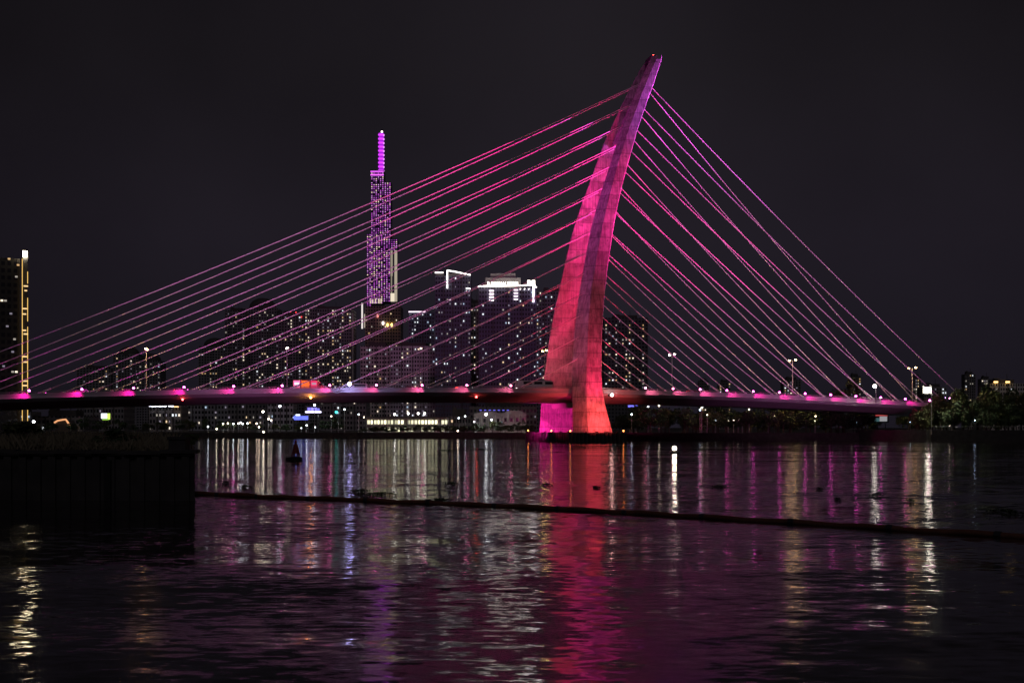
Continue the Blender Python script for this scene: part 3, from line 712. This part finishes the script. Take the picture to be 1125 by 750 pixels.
q = MB(); q.box((27.6*p, -.8, at(0, 277.5, Y).z-2), (4.6*p, 1.0, 7*p), glow('mast_top_light', (1, .84, .55), 60)); q.build('top_lamp', yt)
for x, y, k_ in ((2, 330, 1), (6, 330, 5), (10, 283.8, 3), (18, 303, 5), (20, 290, 3), (4, 402, 6), (14, 408, 5), (18, 408, 1), (12, 344, 6), (16, 372, 5), (14, 386, 6), (8, 358, 6)):
    put('window', pane(1.1, .8, k_), yt, (x*p, -.1, at(0, y, Y).z-2))
# ------------------------------------------------------------------ far shore: low buildings, signs, lamps
def low(label, x0, x1, yt, Y, nx, lit, pal, sd, wall=(.2, .19, .19), **k):
    return tower('shore_building', label, x0, x1, yt, Y, nx, lit, pal, sd, wall=wall, y_low=474, cat='building', n_part=30, fh=3.2, columns=False, **k)
low('low dark block with few white windows above the quay shrubs', 92, 136, 443, 640, 13, .10, MIX, 31)
sb, wd, H, dp = low('dark riverside block crowned by a glowing white sign strip', 164, 199, 446, 560, 10, .14, WARM, 32, roof='none')
low('wide dim block behind the marina lamps', 199, 250, 441, 700, 14, .09, COOL, 33, wall=(.28, .28, .3))
low('pale office block with dim bands behind the cool shore lamps', 294, 322, 443, 620, 8, .10, COOL, 34, wall=(.45, .45, .48))
low('dark long block under the pink deck glow between lamps and signs', 250, 292, 440, 680, 11, .10, WARM, 35)
low('dark block with sparse cool windows behind the teal signal', 352, 402, 438, 720, 14, .10, COOL, 36)
low('low block with reddish lit storefronts beside the long pavilion', 492, 517, 457, 520, 8, .22, WARM, 37)
low('dim brown block behind the pale villa', 516, 590, 446, 640, 18, .06, COOL, 38, wall=(.2, .18, .17))
low('far low block under the outermost deck at the frame tower', 0, 34, 452, 640, 9, .12, COOL, 39)
low('long dim block behind the quay shrubs', 36, 92, 457, 600, 12, .05, WARM, 40)
p = 560/FPX; sw = glow('sign_strip_light', (.86, .86, 1), 5)
for x0, x1, hh in ((164.6, 167, 1.9), (167.4, 169.6, 2.3), (170, 172.3, 2.1), (172.7, 175, 1.8), (175.3, 178, 2.2), (178.4, 180.6, 1.9), (181, 183.4, 2.2), (185.6, 188, 1.9), (188.4, 191.2, 2.2)):
    q = MB(); q.box((((x0+x1)/2-164)*p, -1.0, H+.2), ((x1-x0)*p, .3, hh*p), sw); q.build('sign_letter_block', sb)
q = MB(); q.box(((194.3-164)*p, -1.0, H-.3), (5*p, .3, 1.0*p), glow('amber_strip_light', (1, .55, .25), 2.5)); q.build('light_strip', sb)
q = MB(); q.box((15.5*p, -.6, H-.1), (31*p, .5, .7), M['dark']); q.build('sign_rail', sb)

def lit_sign(label, x0, x1, y0, y1, Y, panels, pole=True):
    a = at((x0+x1)/2, HY, Y); t = thing('lit_sign', label, 'sign', (a.x, Y, 2.0)); p = Y/FPX
    zt, zb = at(0, y0, Y).z-2, at(0, y1, Y).z-2
    b = MB(); b.box((0, .35, (zt+zb)/2), ((x1-x0)*p+.3, .4, zt-zb+.3), M['dark']); b.build('sign_case', t)
    for px0, px1, py0, py1, c_, st in panels:
        q = MB(); q.box((((px0+px1)/2-(x0+x1)/2)*p, 0, CAMZ-2-((py0+py1)/2-HY)*p), ((px1-px0)*p, .3, (py1-py0)*p), glow('sign_panel_light', c_, st)); q.build('sign_panel', t)
    b = MB()
    for s in (-.3, .3): b.tube([((x1-x0)*p*s, .35, 0), ((x1-x0)*p*s, .35, zb)], .14, M['steel'], 6)
    b.build('sign_post', t)
lit_sign('green and white lit billboard on posts beyond the quay shrubs', 111, 121, 453.5, 461.5, 520, ((111.2, 117.5, 454, 459.5, (.85, .95, 1), 2.2), (118, 120.8, 454, 460.5, (.55, .85, .12), 1.6), (112.5, 119, 459.8, 461.3, (.3, .6, .06), 1.0)))
lit_sign('blue lit sign shaped like a boat with a white cabin block', 321.5, 339, 454.5, 461.5, 470, ((323, 330.5, 456.5, 461, (.12, .16, 1), 1.7), (331, 338.5, 456.8, 461, (.14, .18, .95), 1.4), (325, 329.5, 455, 456.4, (.75, .85, 1), 3.), (321.6, 323, 458, 459, (.4, .5, 1), 1.5)))
lit_sign('violet-blue rooftop sign glowing over a white light bar', 335, 353, 446.5, 453.5, 480, ((335.5, 352.8, 451.6, 453.2, (.78, .74, 1), 3.6), (338, 341.2, 447.6, 451, (.25, .2, 1), 1.6), (341.8, 344.5, 447.6, 451, (.3, .26, 1), 1.6), (345.2, 348, 447.6, 451, (.25, .22, 1), 1.6), (348.4, 351, 448.4, 451, (.22, .2, .9), 1.3)))
lit_sign('narrow deep-blue lit sign under the deck just past the pylon', 690, 700.5, 444.6, 447.2, 420, ((690, 700.3, 445, 447, (.18, .16, 1), 1.6),))
lit_sign('small pale-blue lit sign among the landward trees', 940, 947, 461, 465, 372, ((940, 946.6, 462.2, 464.4, (.5, .75, 1), 2.2), (942, 945, 461, 462, (.8, .9, 1), 1.6)))
lit_sign('red and white lit stall board among the landward trees', 961, 976, 455, 463.5, 374, ((962, 975, 455.4, 456.8, (.8, .1, .1), .5), (966.5, 974.5, 457.2, 462.6, (.75, .75, .8), .38), (961, 966, 459, 462.8, (.2, .45, .5), .22)))
lit_sign('cyan lit board low by the embankment beside the glaring quay lamp', 1010, 1022, 462, 465, 366, ((1010, 1013.5, 462.4, 464.4, (.1, .7, .75), .8), (1016, 1021.8, 462.4, 464.4, (.2, .75, .7), .7)))
lit_sign('small warm lit shopfront at the edge of the landward trees', 1113, 1122, 457, 461, 368, ((1113.5, 1121, 457.6, 459.2, (1, .5, .25), .9), (1115, 1121.8, 459.3, 460.6, (.9, .3, .25), .5)))

# arched roof outlined in amber light
t = thing('arched_hall', 'small arched hall outlined in amber light beyond the quay', 'hall', (at(69, HY, 540).x, 540, 2.0)); p = 540/FPX
b = MB(); b.prism([(-9*p, 0), (-9*p, 9*p), (-6*p, 11.6*p), (0, 12.9*p), (4*p, 12.4*p), (8.5*p, 6*p), (8.5*p, 0)], 0, 9, M['roof']); b.build('wall', t)
q = MB(); q.tube([(-9*p, -.3, 10.0*p), (-5.5*p, -.3, 12.2*p), (0, -.3, 13.2*p), (3.5*p, -.3, 13.6*p), (5*p, -.3, 11.5*p), (8*p, -.3, 7*p)], .42, glow('amber_outline_light', (1, .45, .2), 1.0), 6); q.build('roof_light', t)

def lamp(label, x, y, Y, col, st, r=.3, base=2.0, arm=0., group='lamps along the far shore', kind='shore_lamp', block_back=False):
    a = at(x, y, Y); t = thing(kind, label, 'lamp', (a.x, Y, base), 0, group); h = a.z-base
    b = MB(); b.tube([(arm, 0, 0), (arm, 0, h+.1)], [.14, .08], M['steel'], 6)
    if arm: b.tube([(arm, 0, h+.05), (0, 0, h+.3)], .06, M['steel'], 5)
    b.build('pole', t)
    q = MB(); q.box((0, .1, h+r*.8+.06), (r*1.8, r*1.8, .14), M['dark']); q.build('lamp_head', t)
    q = MB(); q.ball((0, 0, h), r, glow('lamp_lens', col, st), 10, 6); q.build('lens', t)
    if block_back:  # black panel added behind the lens to keep its light off the trees
        q = MB(); q.box((0, r*1.15, h), (r*3.6, .1, r*3.2), M['rubber']); q.build('light_blocker', t)
    return t
COOLW = (.82, .9, 1); WARMW = (1, .86, .66)
lamp('tall shore lamp with bright yellowish white head by the pale office', 289, 452, 436, (1, .92, .72), 220, .42)
lamp('tall shore lamp with bright cool white head, taller of the pair by the pale office', 307.5, 446, 438, COOLW, 220, .42)
lamp('tall shore lamp with cool white head rising behind the violet-blue sign', 345.5, 444.5, 440, COOLW, 150, .40)
lamp('glaring white shore lamp in front of the pale villa', 534, 455, 436, (.92, .95, 1), 240, .5)
lamp('glaring white shore lamp behind the quay at the foot of the yellow light frame', 37, 463, 440, (.92, .95, 1), 160, .5)
for x, lab in ((433.5, 'first from the city side'), (448.5, 'second from the city side'), (459.5, 'third from the city side'), (466.5, 'nearest the pylon')):
    lamp('floodlight mast over the long lit pavilion, '+lab, x, 455 if x < 440 else 454, 452, (1, .97, .88), 90 if x < 465 else 40, .42, 2., 0, 'floodlights over the pavilion', 'floodlight_mast')
lamp('teal signal lamp on a thin post beside the blue signs', 369.5, 452.5, 450, (.06, .85, .75), 3.5, .55, 2., .8, kind='signal_lamp')
for x, y, st in ((378.5, 449.5, 30), (394, 455, 18), (337, 467, 30), (346, 469, 14), (331, 470, 8), (400, 458, 22), (414, 460, 14), (295, 460, 60), (298, 461.5, 30), (284.5, 469, 40), (289.5, 474.5, 55), (282, 465, 30), (364, 457, 14), (504, 459, 20), (511, 457, 20), (521, 463, 14), (503, 473, 30), (573, 470, 40), (540, 461, 30), (497, 478.3, 40)):
    lamp('small white lamp on a thin post among the low far shore buildings', x, y, 440+R.random()*18 if y < 474 else 433.5, R.choice((COOLW, WARMW, (1, .75, .55), COOLW)), st*.45, .3, 2., 0, 'small lamps among the shore buildings', 'post_lamp')
for x, y, st in ((196, 480.2, 40), (202, 479.9, 40), (208, 479.6, 55), (211, 476.8, 60), (214, 479.2, 45), (219, 476.6, 90), (220.5, 477.8, 60), (225, 478, 70), (227, 477.6, 45), (232, 478.5, 50), (237.5, 476.6, 60), (244.5, 478.2, 30), (250, 477.8, 26), (264, 480, 60), (255, 476, 40), (238, 471, 25), (228.5, 468.5, 22), (245, 465.3, 45), (250.5, 464.8, 40), (256.3, 465.3, 75), (262, 465, 45), (266.7, 465.3, 45), (272, 464.8, 40), (264.5, 464, 40)):
    lamp('small bright marina lamp on a short post at the far waterline' if y > 474 else 'small white lamp in the row on posts above the marina', x, y, 434.5+R.random() if y > 474 else 452, R.choice((COOLW, WARMW, WARMW)), st*.5, .28, 1.0 if y > 474 else 2., 0, 'marina lamps at the waterline' if y > 474 else 'lamp row above the marina', 'marina_lamp')
lamp('glaring white quay lamp on a mast at the landward end of the deck', 1020, 427.5, 328.5, (1, .93, .74), 360, .75, 2., .9, kind='quay_lamp', block_back=True)
lamp('white double lamp low over the deck near its landward end', 961, 424, 337, (1, .93, .8), 80, .55, 11.4, .4, 'lamps by the bridge end', 'deck_lamp')
for x, y, st, c_ in ((777, 455.5, 6, WARMW), (786, 461.5, 8, COOLW), (800, 462, 10, WARMW), (806, 461.5, 10, WARMW), (811, 461.3, 14, WARMW), (815.5, 461.8, 10, WARMW), (844, 459, 12, (1, .8, .6)), (851, 457, 16, (1, .8, .6)), (712, 446.5, 30, COOLW), (694, 455, 26, COOLW), (724, 445.5, 55, WARMW), (769, 450, 25, (.6, .75, 1)), (771, 447.6, 20, WARMW), (823, 449.5, 10, WARMW), (896, 457, 12, (1, .75, .5)), (895, 462, 10, WARMW), (930, 459, 6, (1, .7, .4)), (922, 457, 5, (1, .7, .4)), (1029, 444, 22, COOLW), (1033, 446, 20, COOLW), (1026, 448, 16, WARMW), (1071, 461, 26, (.55, .7, 1)), (1111, 460.5, 30, (1, .8, .3)), (1043, 467, 8, WARMW), (1000, 463, 14, (.5, .8, 1)), (1038, 436.7, 22, (.6, .3, 1)), (1043.5, 437.4, 20, (1, .3, .7))):
    lamp('small lamp shining among the dark landward trees', x, y, 352.5+R.random()*8 if x > 930 else 372+R.random()*6, c_, st*.6, .24, 2., 0, 'small lamps among the landward trees', 'garden_lamp')
lamp('glaring violet-white floodlight on the deck edge in mid span', 384, 421.7, 297.6, (.50, .46, 1), 420, .5, 14.0, 0, None, 'deck_floodlight')
# navigation lights under the deck
for x, u, c_, st in ((0, -111.8, (1, .05, .05), 22), (0, -79.3, (1, .35, .06), 160), (0, -34.6, (1, .06, .05), 22)):
    q = MB(); z = deck_z(u)-2.9; q.box(L(u, 13.2, z+.3), (.4, .4, .3), M['dark']); q.ball(L(u, 13.3, z), .28, glow('navigation_lens', c_, st), 8, 6); q.build('navigation_light', bridge)

# the long lit pavilion
Y = 452; p = Y/FPX
t = thing('pavilion', 'long two-storey waterside pavilion with rows of yellow-green lit openings', 'pavilion', (at(403, HY, Y).x, Y, 2.0)); wd = 89*p; H = at(0, 459, Y).z-2
b = MB(); b.box((wd/2, 5.2, H/2), (wd, 9.6, H), M['plaster'])
b.build('wall', t)
q = MB(); q.box((wd/2, 4.4, H+.3), (wd+1.6, 12.5, .5), M['roof']); q.build('roof', t)
q = MB()
for z in (H*.47, ): q.box((wd/2, -.6, z), (wd+.4, 2.2, .35), M['concrete'])
q.build('balcony', t)
ivory = [glow('pavilion_opening_light', (1, .95, .62), s_, False) for s_ in (1.9, 1.2, .6)]
om = []
for i_ in range(3):
    q2 = MB(); q2.box((0, 0, 0), (.95, .1, 1.5), ivory[i_]); om.append(q2.mesh('opening'))
rg = random.Random(4)
for lv, zc in ((0, H*.22), (1, H*.72)):
    for i in range(24):
        if rg.random() < (.30 if lv == 0 else .08) or (lv == 0 and i < 4): continue
        put('opening', om[rg.choice((0, 0, 1, 2) if lv else (0, 1, 2, 2))], t, (wd*(i+.5)/24, .33, zc))
for i in range(13):
    q = MB(); q.tube([(wd*i/12, -1.3, 0), (wd*i/12, -1.3, H+.1)], .16, M['concrete'], 8); q.build('column', t)
# the pale villa
Y = 456; p = Y/FPX
t = thing('villa', 'pale colonial villa with two gabled wings behind dark shrubs', 'villa', (at(521, HY, Y).x, Y, 2.0))
for x0, x1, yt, yg in ((0, 30, 456.5, 452), (31, 57, 455.5, 451)):
    X0, X1 = x0*p, x1*p; H = CAMZ-2-(yt-HY)*p; G = CAMZ-2-(yg-HY)*p
    b = MB(); b.box(((X0+X1)/2, 4.5, H/2), (X1-X0, 9, H), M['villa']); wl = b.build('wall', t)
    q = MB(); m_ = (X0+X1)/2; q.prism([(X0-.5, H), (X1+.5, H), (X1+.5, H+.35), (m_+2.5, G), (m_-2.5, G), (X0-.5, H+.35)], -.5, 9.5, M['villa']); q.build('gable', t)
    for lv in (.30, .72):
        for i in range(4):
            q = MB(); xc = X0+(i+.5)*(X1-X0)/4; q.box((xc, -.02, H*lv), (1.0, .1, 1.5), M['glass']); wn = q.build('window', t)
            q = MB(); q.box((xc, -.06, H*lv-.85), (1.3, .25, .14), M['concrete']); q.build('sill', wn)
    for i in range(3):
        q = MB(); xc = X0+(i+1)*(X1-X0)/4; q.tube([(xc, -.45, 0), (xc, -.45, H)], .18, M['villa'], 8); q.build('column', t)
q = MB()
for i in range(7): q.box(((7+i*5)*p, 1., CAMZ-2-(450.4-HY)*p), (2.6*p, .3, .9*p), glow('blue_roof_line', (.2, .2, 1), .9))
q.build('roof_light', t)

# ------------------------------------------------------------------ trees
def crown_mesh(seed, w_, h_, leaves, size, material):
    rg = random.Random(seed); b = MB(); lobes = []
    for i in range(rg.randint(8, 12)):
        a = rg.random()*6.283; r_ = rg.random()**.5*w_*.32; z = h_*(.2+.66*rg.random())
        k = 1-.5*abs(z/h_-.45)
        lobes.append((Vector((math.cos(a)*r_*k, math.sin(a)*r_*k, z)), w_*(.14+.12*rg.random())*k))
    for i in range(leaves):
        c, r_ = rg.choice(lobes)
        d = Vector((rg.gauss(0, 1), rg.gauss(0, 1), rg.gauss(0, .8))).normalized()
        q = c+d*r_*(.55+.55*rg.random()); s_ = size*(.6+.8*rg.random())
        n_ = (d+Vector((rg.gauss(0, .6), rg.gauss(0, .6), rg.gauss(0, .6)))).normalized()
        a = n_.orthogonal().normalized()*s_; e_ = n_.cross(a).normalized()*s_*.6
        b.poly([q-a, q+e_, q+a, q-e_], [(0, 1, 2, 3)], material)
    return b.mesh('crown')
CROWN = [crown_mesh(i, 1, 1, 950, .045, M['leaf'] if i % 3 else M['leaf2']) for i in range(6)]
def trunk_mesh(seed):
    rg = random.Random(seed); b = MB()
    b.tube([(0, 0, 0), (.01, .01, .3), (.02, 0, .62)], [.035, .026, .014], M['bark'], 7)
    for i in range(5):
        a = rg.random()*6.28; z = .28+.07*i
        b.tube([(0, 0, z), (math.cos(a)*.12, math.sin(a)*.12, z+.16), (math.cos(a)*.22, math.sin(a)*.22, z+.28)], [.016, .011, .005], M['bark'], 5)
    return b.mesh('trunk')
TRUNK = [trunk_mesh(i) for i in range(4)]
def tree(x, Y, h, w_, label, group, base=2.0, kind='leafy_tree', clear=.18):
    t = thing(kind, label, 'tree', (x, Y, base), R.random()*6.28, group)
    put('trunk', R.choice(TRUNK), t, scale=(h*.8, h*.8, h*.9)); put('crown', R.choice(CROWN), t, (0, 0, h*clear), (w_, w_, h*(1-clear)))
GL = 'dark leafy trees along the landward bank'; GF = 'dark small trees along the far shore'
for i in range(30):                    # behind and under the deck, from the pylon to the landward end
    x = 38+i*2.75+R.uniform(-1, 1); Y = 366+R.uniform(0, 26)+max(0, 40-x)*.6
    tree(x, Y, R.uniform(6.5, 10), R.uniform(7.5, 10.5), 'dark leafy tree in the belt behind the landward half of the bridge', GL)
for i, (px, yt, Y, ww) in enumerate(((1014, 441, 338, 9), (1024, 436, 343, 9), (1034, 432, 339, 9), (1040, 430, 345, 11), (1049, 425, 342, 11), (1058, 429, 338, 10), (1065, 436, 334, 7), (1074, 428, 340, 11), (1084, 425, 344, 12), (1094, 428, 339, 11), (1104, 432, 345, 12), (1113, 430, 341, 11), (1122, 427, 346, 12), (1131, 429, 340, 12), (1010, 447, 341, 7), (1045, 438, 333, 8), (1088, 440, 333, 9), (1108, 443, 334, 8))):
    a = at(px, yt, Y); tree(a.x, Y, a.z-2, ww, 'tall dark leafy tree in the grove hiding the landward bridge end', 'tall trees of the grove at the bridge end', clear=.1)
for i in range(26):
    x = 45+i*5.2+R.uniform(-2, 2); tree(x, 396+R.uniform(0, 22), R.uniform(8, 11.5), R.uniform(9, 12), 'dark leafy tree in the rear belt behind the landward half of the bridge', GL+', rear belt', clear=.03)
a = at(927, 412, 392); tree(a.x, 392, a.z-2, 13, 'round reddish-dark tree rising over the deck behind the last cables', None, clear=.3)
for i in range(34):
    px = 400+i*5.6+R.uniform(-3, 3); Y = 436+R.uniform(0, 7)
    if 525 < px < 545: Y = 440
    a = at(px, HY, Y); tree(a.x, Y, R.uniform(1.6, 3.6)*(1.4 if px > 495 else 1), R.uniform(3.2, 5.5), 'small dark tree in the row at the far waterline', GF, kind='small_tree', clear=.05)
for i in range(22):
    px = 60+i*15+R.uniform(-5, 5); Y = 450+R.uniform(0, 40); a = at(px, HY, Y)
    tree(a.x, Y, R.uniform(3, 6.5), R.uniform(5, 8), 'dark tree standing between the low buildings of the far shore', GF+' among buildings')

# ------------------------------------------------------------------ near quay with its growth
q = MB()
K = [(-62, 56.5), (-33, 54.4), (-14.9, 53), (-20.5, 73), (-29, 96), (-90, 120)]
n = len(K); zt = 2.62
q.poly([(x, y, -2) for x, y in K]+[(x, y, zt) for x, y in K], [tuple(range(n))[::-1], tuple(range(n, 2*n))]+[(i, (i+1) % n, n+(i+1) % n, n+i) for i in range(n)], M['quay'])
quay = tag(q.build('old_quay'), 'old dark concrete quay wall overgrown with grass', 'quay')
q = MB(); q.tube([(-62, 56.35, zt-.05), (-33, 54.25, zt-.05), (-15, 52.9, zt-.05)], .16, M['quay'], 8); q.build('coping', quay)
for i in range(5):
    q = MB(); x = -19-i*7.3; y = 53-(x+14.9)*.0745
    q.box((x, y-.22, .9), (.3, .3, 2.6), M['rubber']); q.build('fender', quay)
q = MB()
for i in range(64):
    x = -15.3-i*.72; y = 53-(x+14.9)*.0773; q.box((x, y-.06, .6), (.36, .22, 3.9), M['quay'])
q.build('sheet_pile_rib', quay)
q = MB(); rg = random.Random(2)
for i in range(26):
    x = -15.6-i*1.75; y = 53-(x+14.9)*.0773; q.box((x, y-.02, zt+.02+rg.uniform(-.03, .05)), (rg.uniform(1.2, 1.75), .62, .2), M['quay'], rg.uniform(-.04, .04))
q.build('coping_slab', quay)
t = thing('mooring_block', 'stubby dark mooring block at the river end of the quay', 'mooring block', (-16.3, 55.3, zt))
q = MB(); q.box((0, 0, .35), (.95, .95, .7), M['quay']); q.build('block', t); q = MB(); q.box((0, 0, .78), (1.1, 1.1, .16), M['quay']); q.build('cap', t)
b = MB(); rg = random.Random(9)
for i in range(14000):
    x = rg.uniform(-60, -17.4); y = 55.5-(x+14.9)*.0745+rg.random()**1.3*22
    if y > 57 and x > -14.9-(y-53)*.27-1.2: continue
    h = rg.uniform(.45, 1.0)*(1.25 if math.sin(x*.45)+math.sin(x*1.3+1) > .2 else .75); a = rg.random()*6.28; dx, dy = math.cos(a)*.03, math.sin(a)*.03
    lx, ly = rg.gauss(0, .25), rg.gauss(0, .25)
    b.poly([(x-dx, y-dy, zt), (x+dx, y+dy, zt), (x+dx*.7+lx*.4, y+dy*.7+ly*.4, zt+h*.6), (x+lx, y+ly, zt+h)], [(0, 1, 2, 3)], M['grass'])
tag(b.build('quay_grass'), kind='stuff')
for i, (x, y, h, ww, lab) in enumerate(((-21, 60, 1.5, 3.2, 'low round shrub nearest the mooring block on the quay'), (-27, 62, 1.9, 4.2, 'widest dark shrub in the middle of the quay'), (-34.5, 60, 1.5, 3.4, 'dark shrub on the quay below the green billboard'), (-40, 63, 1.3, 3.0, 'low dark shrub on the quay under the amber arched hall'), (-17.9, 63, 1.1, 2.0, 'smallest shrub on the quay behind the mooring block'))):
    t = thing('shrub', lab, 'shrub', (x, y, zt), i, 'shrubs on the old quay')
    put('stem', TRUNK[i % 4], t, scale=(h, h, h)); put('foliage', CROWN[(i*2+1) % 6], t, (0, 0, -.1), (ww, ww, h))

QS = 1.17                               # the quay lies a little farther out
quay.scale = (QS, QS, 1)
for o in list(scn.objects):
    if o.parent is None and (o.name.startswith('shrub') or o.name.startswith('mooring_block')): o.location.x *= QS; o.location.y *= QS
    if o.name.startswith('quay_grass'): o.scale = (QS, QS, 1)
# ------------------------------------------------------------------ on the river
b = MB(); P = []
K = [(-19.4, 67.9), (-14, 64.6), (-7, 60.6), (0, 56.6), (6, 51.8), (12.4, 46.2), (18.6, 40.6), (25, 35)]
for (x0, y0), (x1, y1) in zip(K, K[1:]):
    for i in range(8):
        s_ = i/8.; x = x0+(x1-x0)*s_; P.append((x, y0+(y1-y0)*s_+.12*math.sin(x*1.1)+.05*math.sin(x*3.7), .06+.03*math.sin(x*2.3)))
b.tube(P, .125, M['boom'], 8)
boom = tag(b.build('floating_boom', smooth=True), 'long thin rusty boom floating across the river', 'boom')
for i in range(3, len(P)-1, 4):
    q = MB(); d = (Vector(P[i+1])-Vector(P[i])).normalized(); c = Vector(P[i]); q.tube([c-d*.12, c+d*.12], .155, M['dark'], 8); q.build('collar', boom)
# red navigation buoy
a = at(325, 505, 139); t = thing('navigation_buoy', 'dark red conical navigation buoy on a black float', 'buoy', (a.x, 139, 0))
q = MB(); q.tube([(0, 0, -.3), (0, 0, .28), (0, 0, .42)], [.8, .8, .6], M['rubber'], 16); q.tube([(-.55, -.3, .2), (-1.15, -.3, .12)], .2, M['rubber'], 8); q.build('float', t)
q = MB()
for i in range(6):
    a_ = i*math.pi/3; q.tube([(math.cos(a_)*.52, math.sin(a_)*.52, .4), (math.cos(a_)*.16, math.sin(a_)*.16, 1.95)], .07, M['buoyred'], 6)
q.tube([(0, 0, .85), (0, 0, 1.7), (0, 0, 1.95)], [.42, .24, .2], M['buoyred'], 14); q.build('tower', t)
q = MB(); q.tube([(0, 0, 1.95), (0, 0, 2.3)], .13, M['buoyred'], 10); q.ball((0, 0, 2.35), .13, M['red'], 8, 6); q.build('lantern', t)
# float with a glaring lamp
a = at(741, 494, 176); t = thing('lamp_float', 'glaring white lamp on a small dark float on the open river', 'lamp float', (a.x, 176, 0))
q = MB(); q.prism([(-.75, -.1), (.75, -.1), (.62, .24), (-.62, .24)], -.5, .5, M['rubber']); q.build('float', t)
q = MB(); q.tube([(0, 0, .2), (0, 0, .5)], .05, M['dark'], 6); q.build('post', t)
q = MB(); q.ball((0, 0, .78), .34, glow('float_lamp_lens', (1, .90, .68), 34), 14, 8); q.build('lens', t)
# drifting water hyacinth
def hyacinth(px, py, wpx, label, group='water hyacinth drifting on the river'):
    Y = FPX*CAMZ/(py-HY); a = at(px, py, Y); wd = wpx*Y/FPX; t = thing('water_hyacinth', label, 'water plant', (a.x, Y, 0), 0, group)
    b = MB(); dp = min(wd*1.6, 4.5); n_ = int(40+70*wd)
    for i in range(min(n_, 420)):
        r_ = R.random()**.5; a_ = R.random()*6.283; x, y = math.cos(a_)*r_*wd/2*(.75+.25*math.sin(3*a_+px)), math.sin(a_)*r_*dp/2
        h = R.uniform(.05, .24)*(1-.5*r_); l = R.uniform(.06, .13); o_ = R.random()*6.28
        ex, ey = math.cos(o_)*l, math.sin(o_)*l
        b.poly([(x-ey*.4, y+ex*.4, h*.3), (x+ex*.4-ey*.5, y+ey*.4+ex*.5, h*.8), (x+ex, y+ey, h), (x+ey*.5, y-ex*.5, h*.6)], [(0, 1, 2, 3)], M['reed'])
    b.build('leaves', t)
hyacinth(395, 540, 26, 'tall water hyacinth clump just above the boom before the blue reflection')
hyacinth(416, 543.5, 40, 'longest flat water hyacinth raft lying along the boom')
hyacinth(485, 550, 22, 'water hyacinth clump caught on the boom near the yellow reflections')
hyacinth(270, 535, 12, 'small water hyacinth clump off the end of the old quay')
hyacinth(963, 545, 18, 'water hyacinth clump floating alone past the second bridge lamp reflection')
hyacinth(1105, 563, 40, 'broad water hyacinth raft near the boom at the landward side')
hyacinth(492, 494.5, 28, 'far flat water hyacinth raft off the lit pavilion')
hyacinth(530, 493.5, 24, 'far flat water hyacinth raft off the pale villa')
hyacinth(404, 486.3, 14, 'farthest thin water hyacinth raft near the waterline lamps')
hyacinth(600, 533, 14, 'water hyacinth clump at the edge of the red pylon reflection')
hyacinth(496, 531.5, 18, 'water hyacinth clump under the small red reflection')
hyacinth(900, 538, 9, 'tiny water hyacinth clump between the lamp reflections', )
for px, py, w_ in ((613, 497, 20), (640, 491.5, 16), (672, 495, 10), (790, 535, 22), (745, 503, 6), (860, 520, 5), (1000, 551, 12), (920, 549, 8), (248, 531, 8), (655, 536, 10), (820, 497, 12)):
    hyacinth(px, py, w_, 'tiny dark water hyacinth scrap drifting on open water', 'tiny water hyacinth scraps')

# ------------------------------------------------------------------ render settings
scn.render.engine = 'CYCLES'
c = scn.cycles
c.use_denoising = True
c.max_bounces = 5; c.diffuse_bounces = 2; c.glossy_bounces = 3; c.transmission_bounces = 2
c.sample_clamp_indirect = 4.0; c.sample_clamp_direct = 14.0; c.caustics_reflective = False; c.caustics_refractive = False
c.use_light_tree = True; c.use_adaptive_sampling = False
v = scn.view_settings
v.view_transform = 'Standard'; v.look = 'None'; v.exposure = 0; v.gamma = 1; v.use_curve_mapping = False
scn.render.film_transparent = False
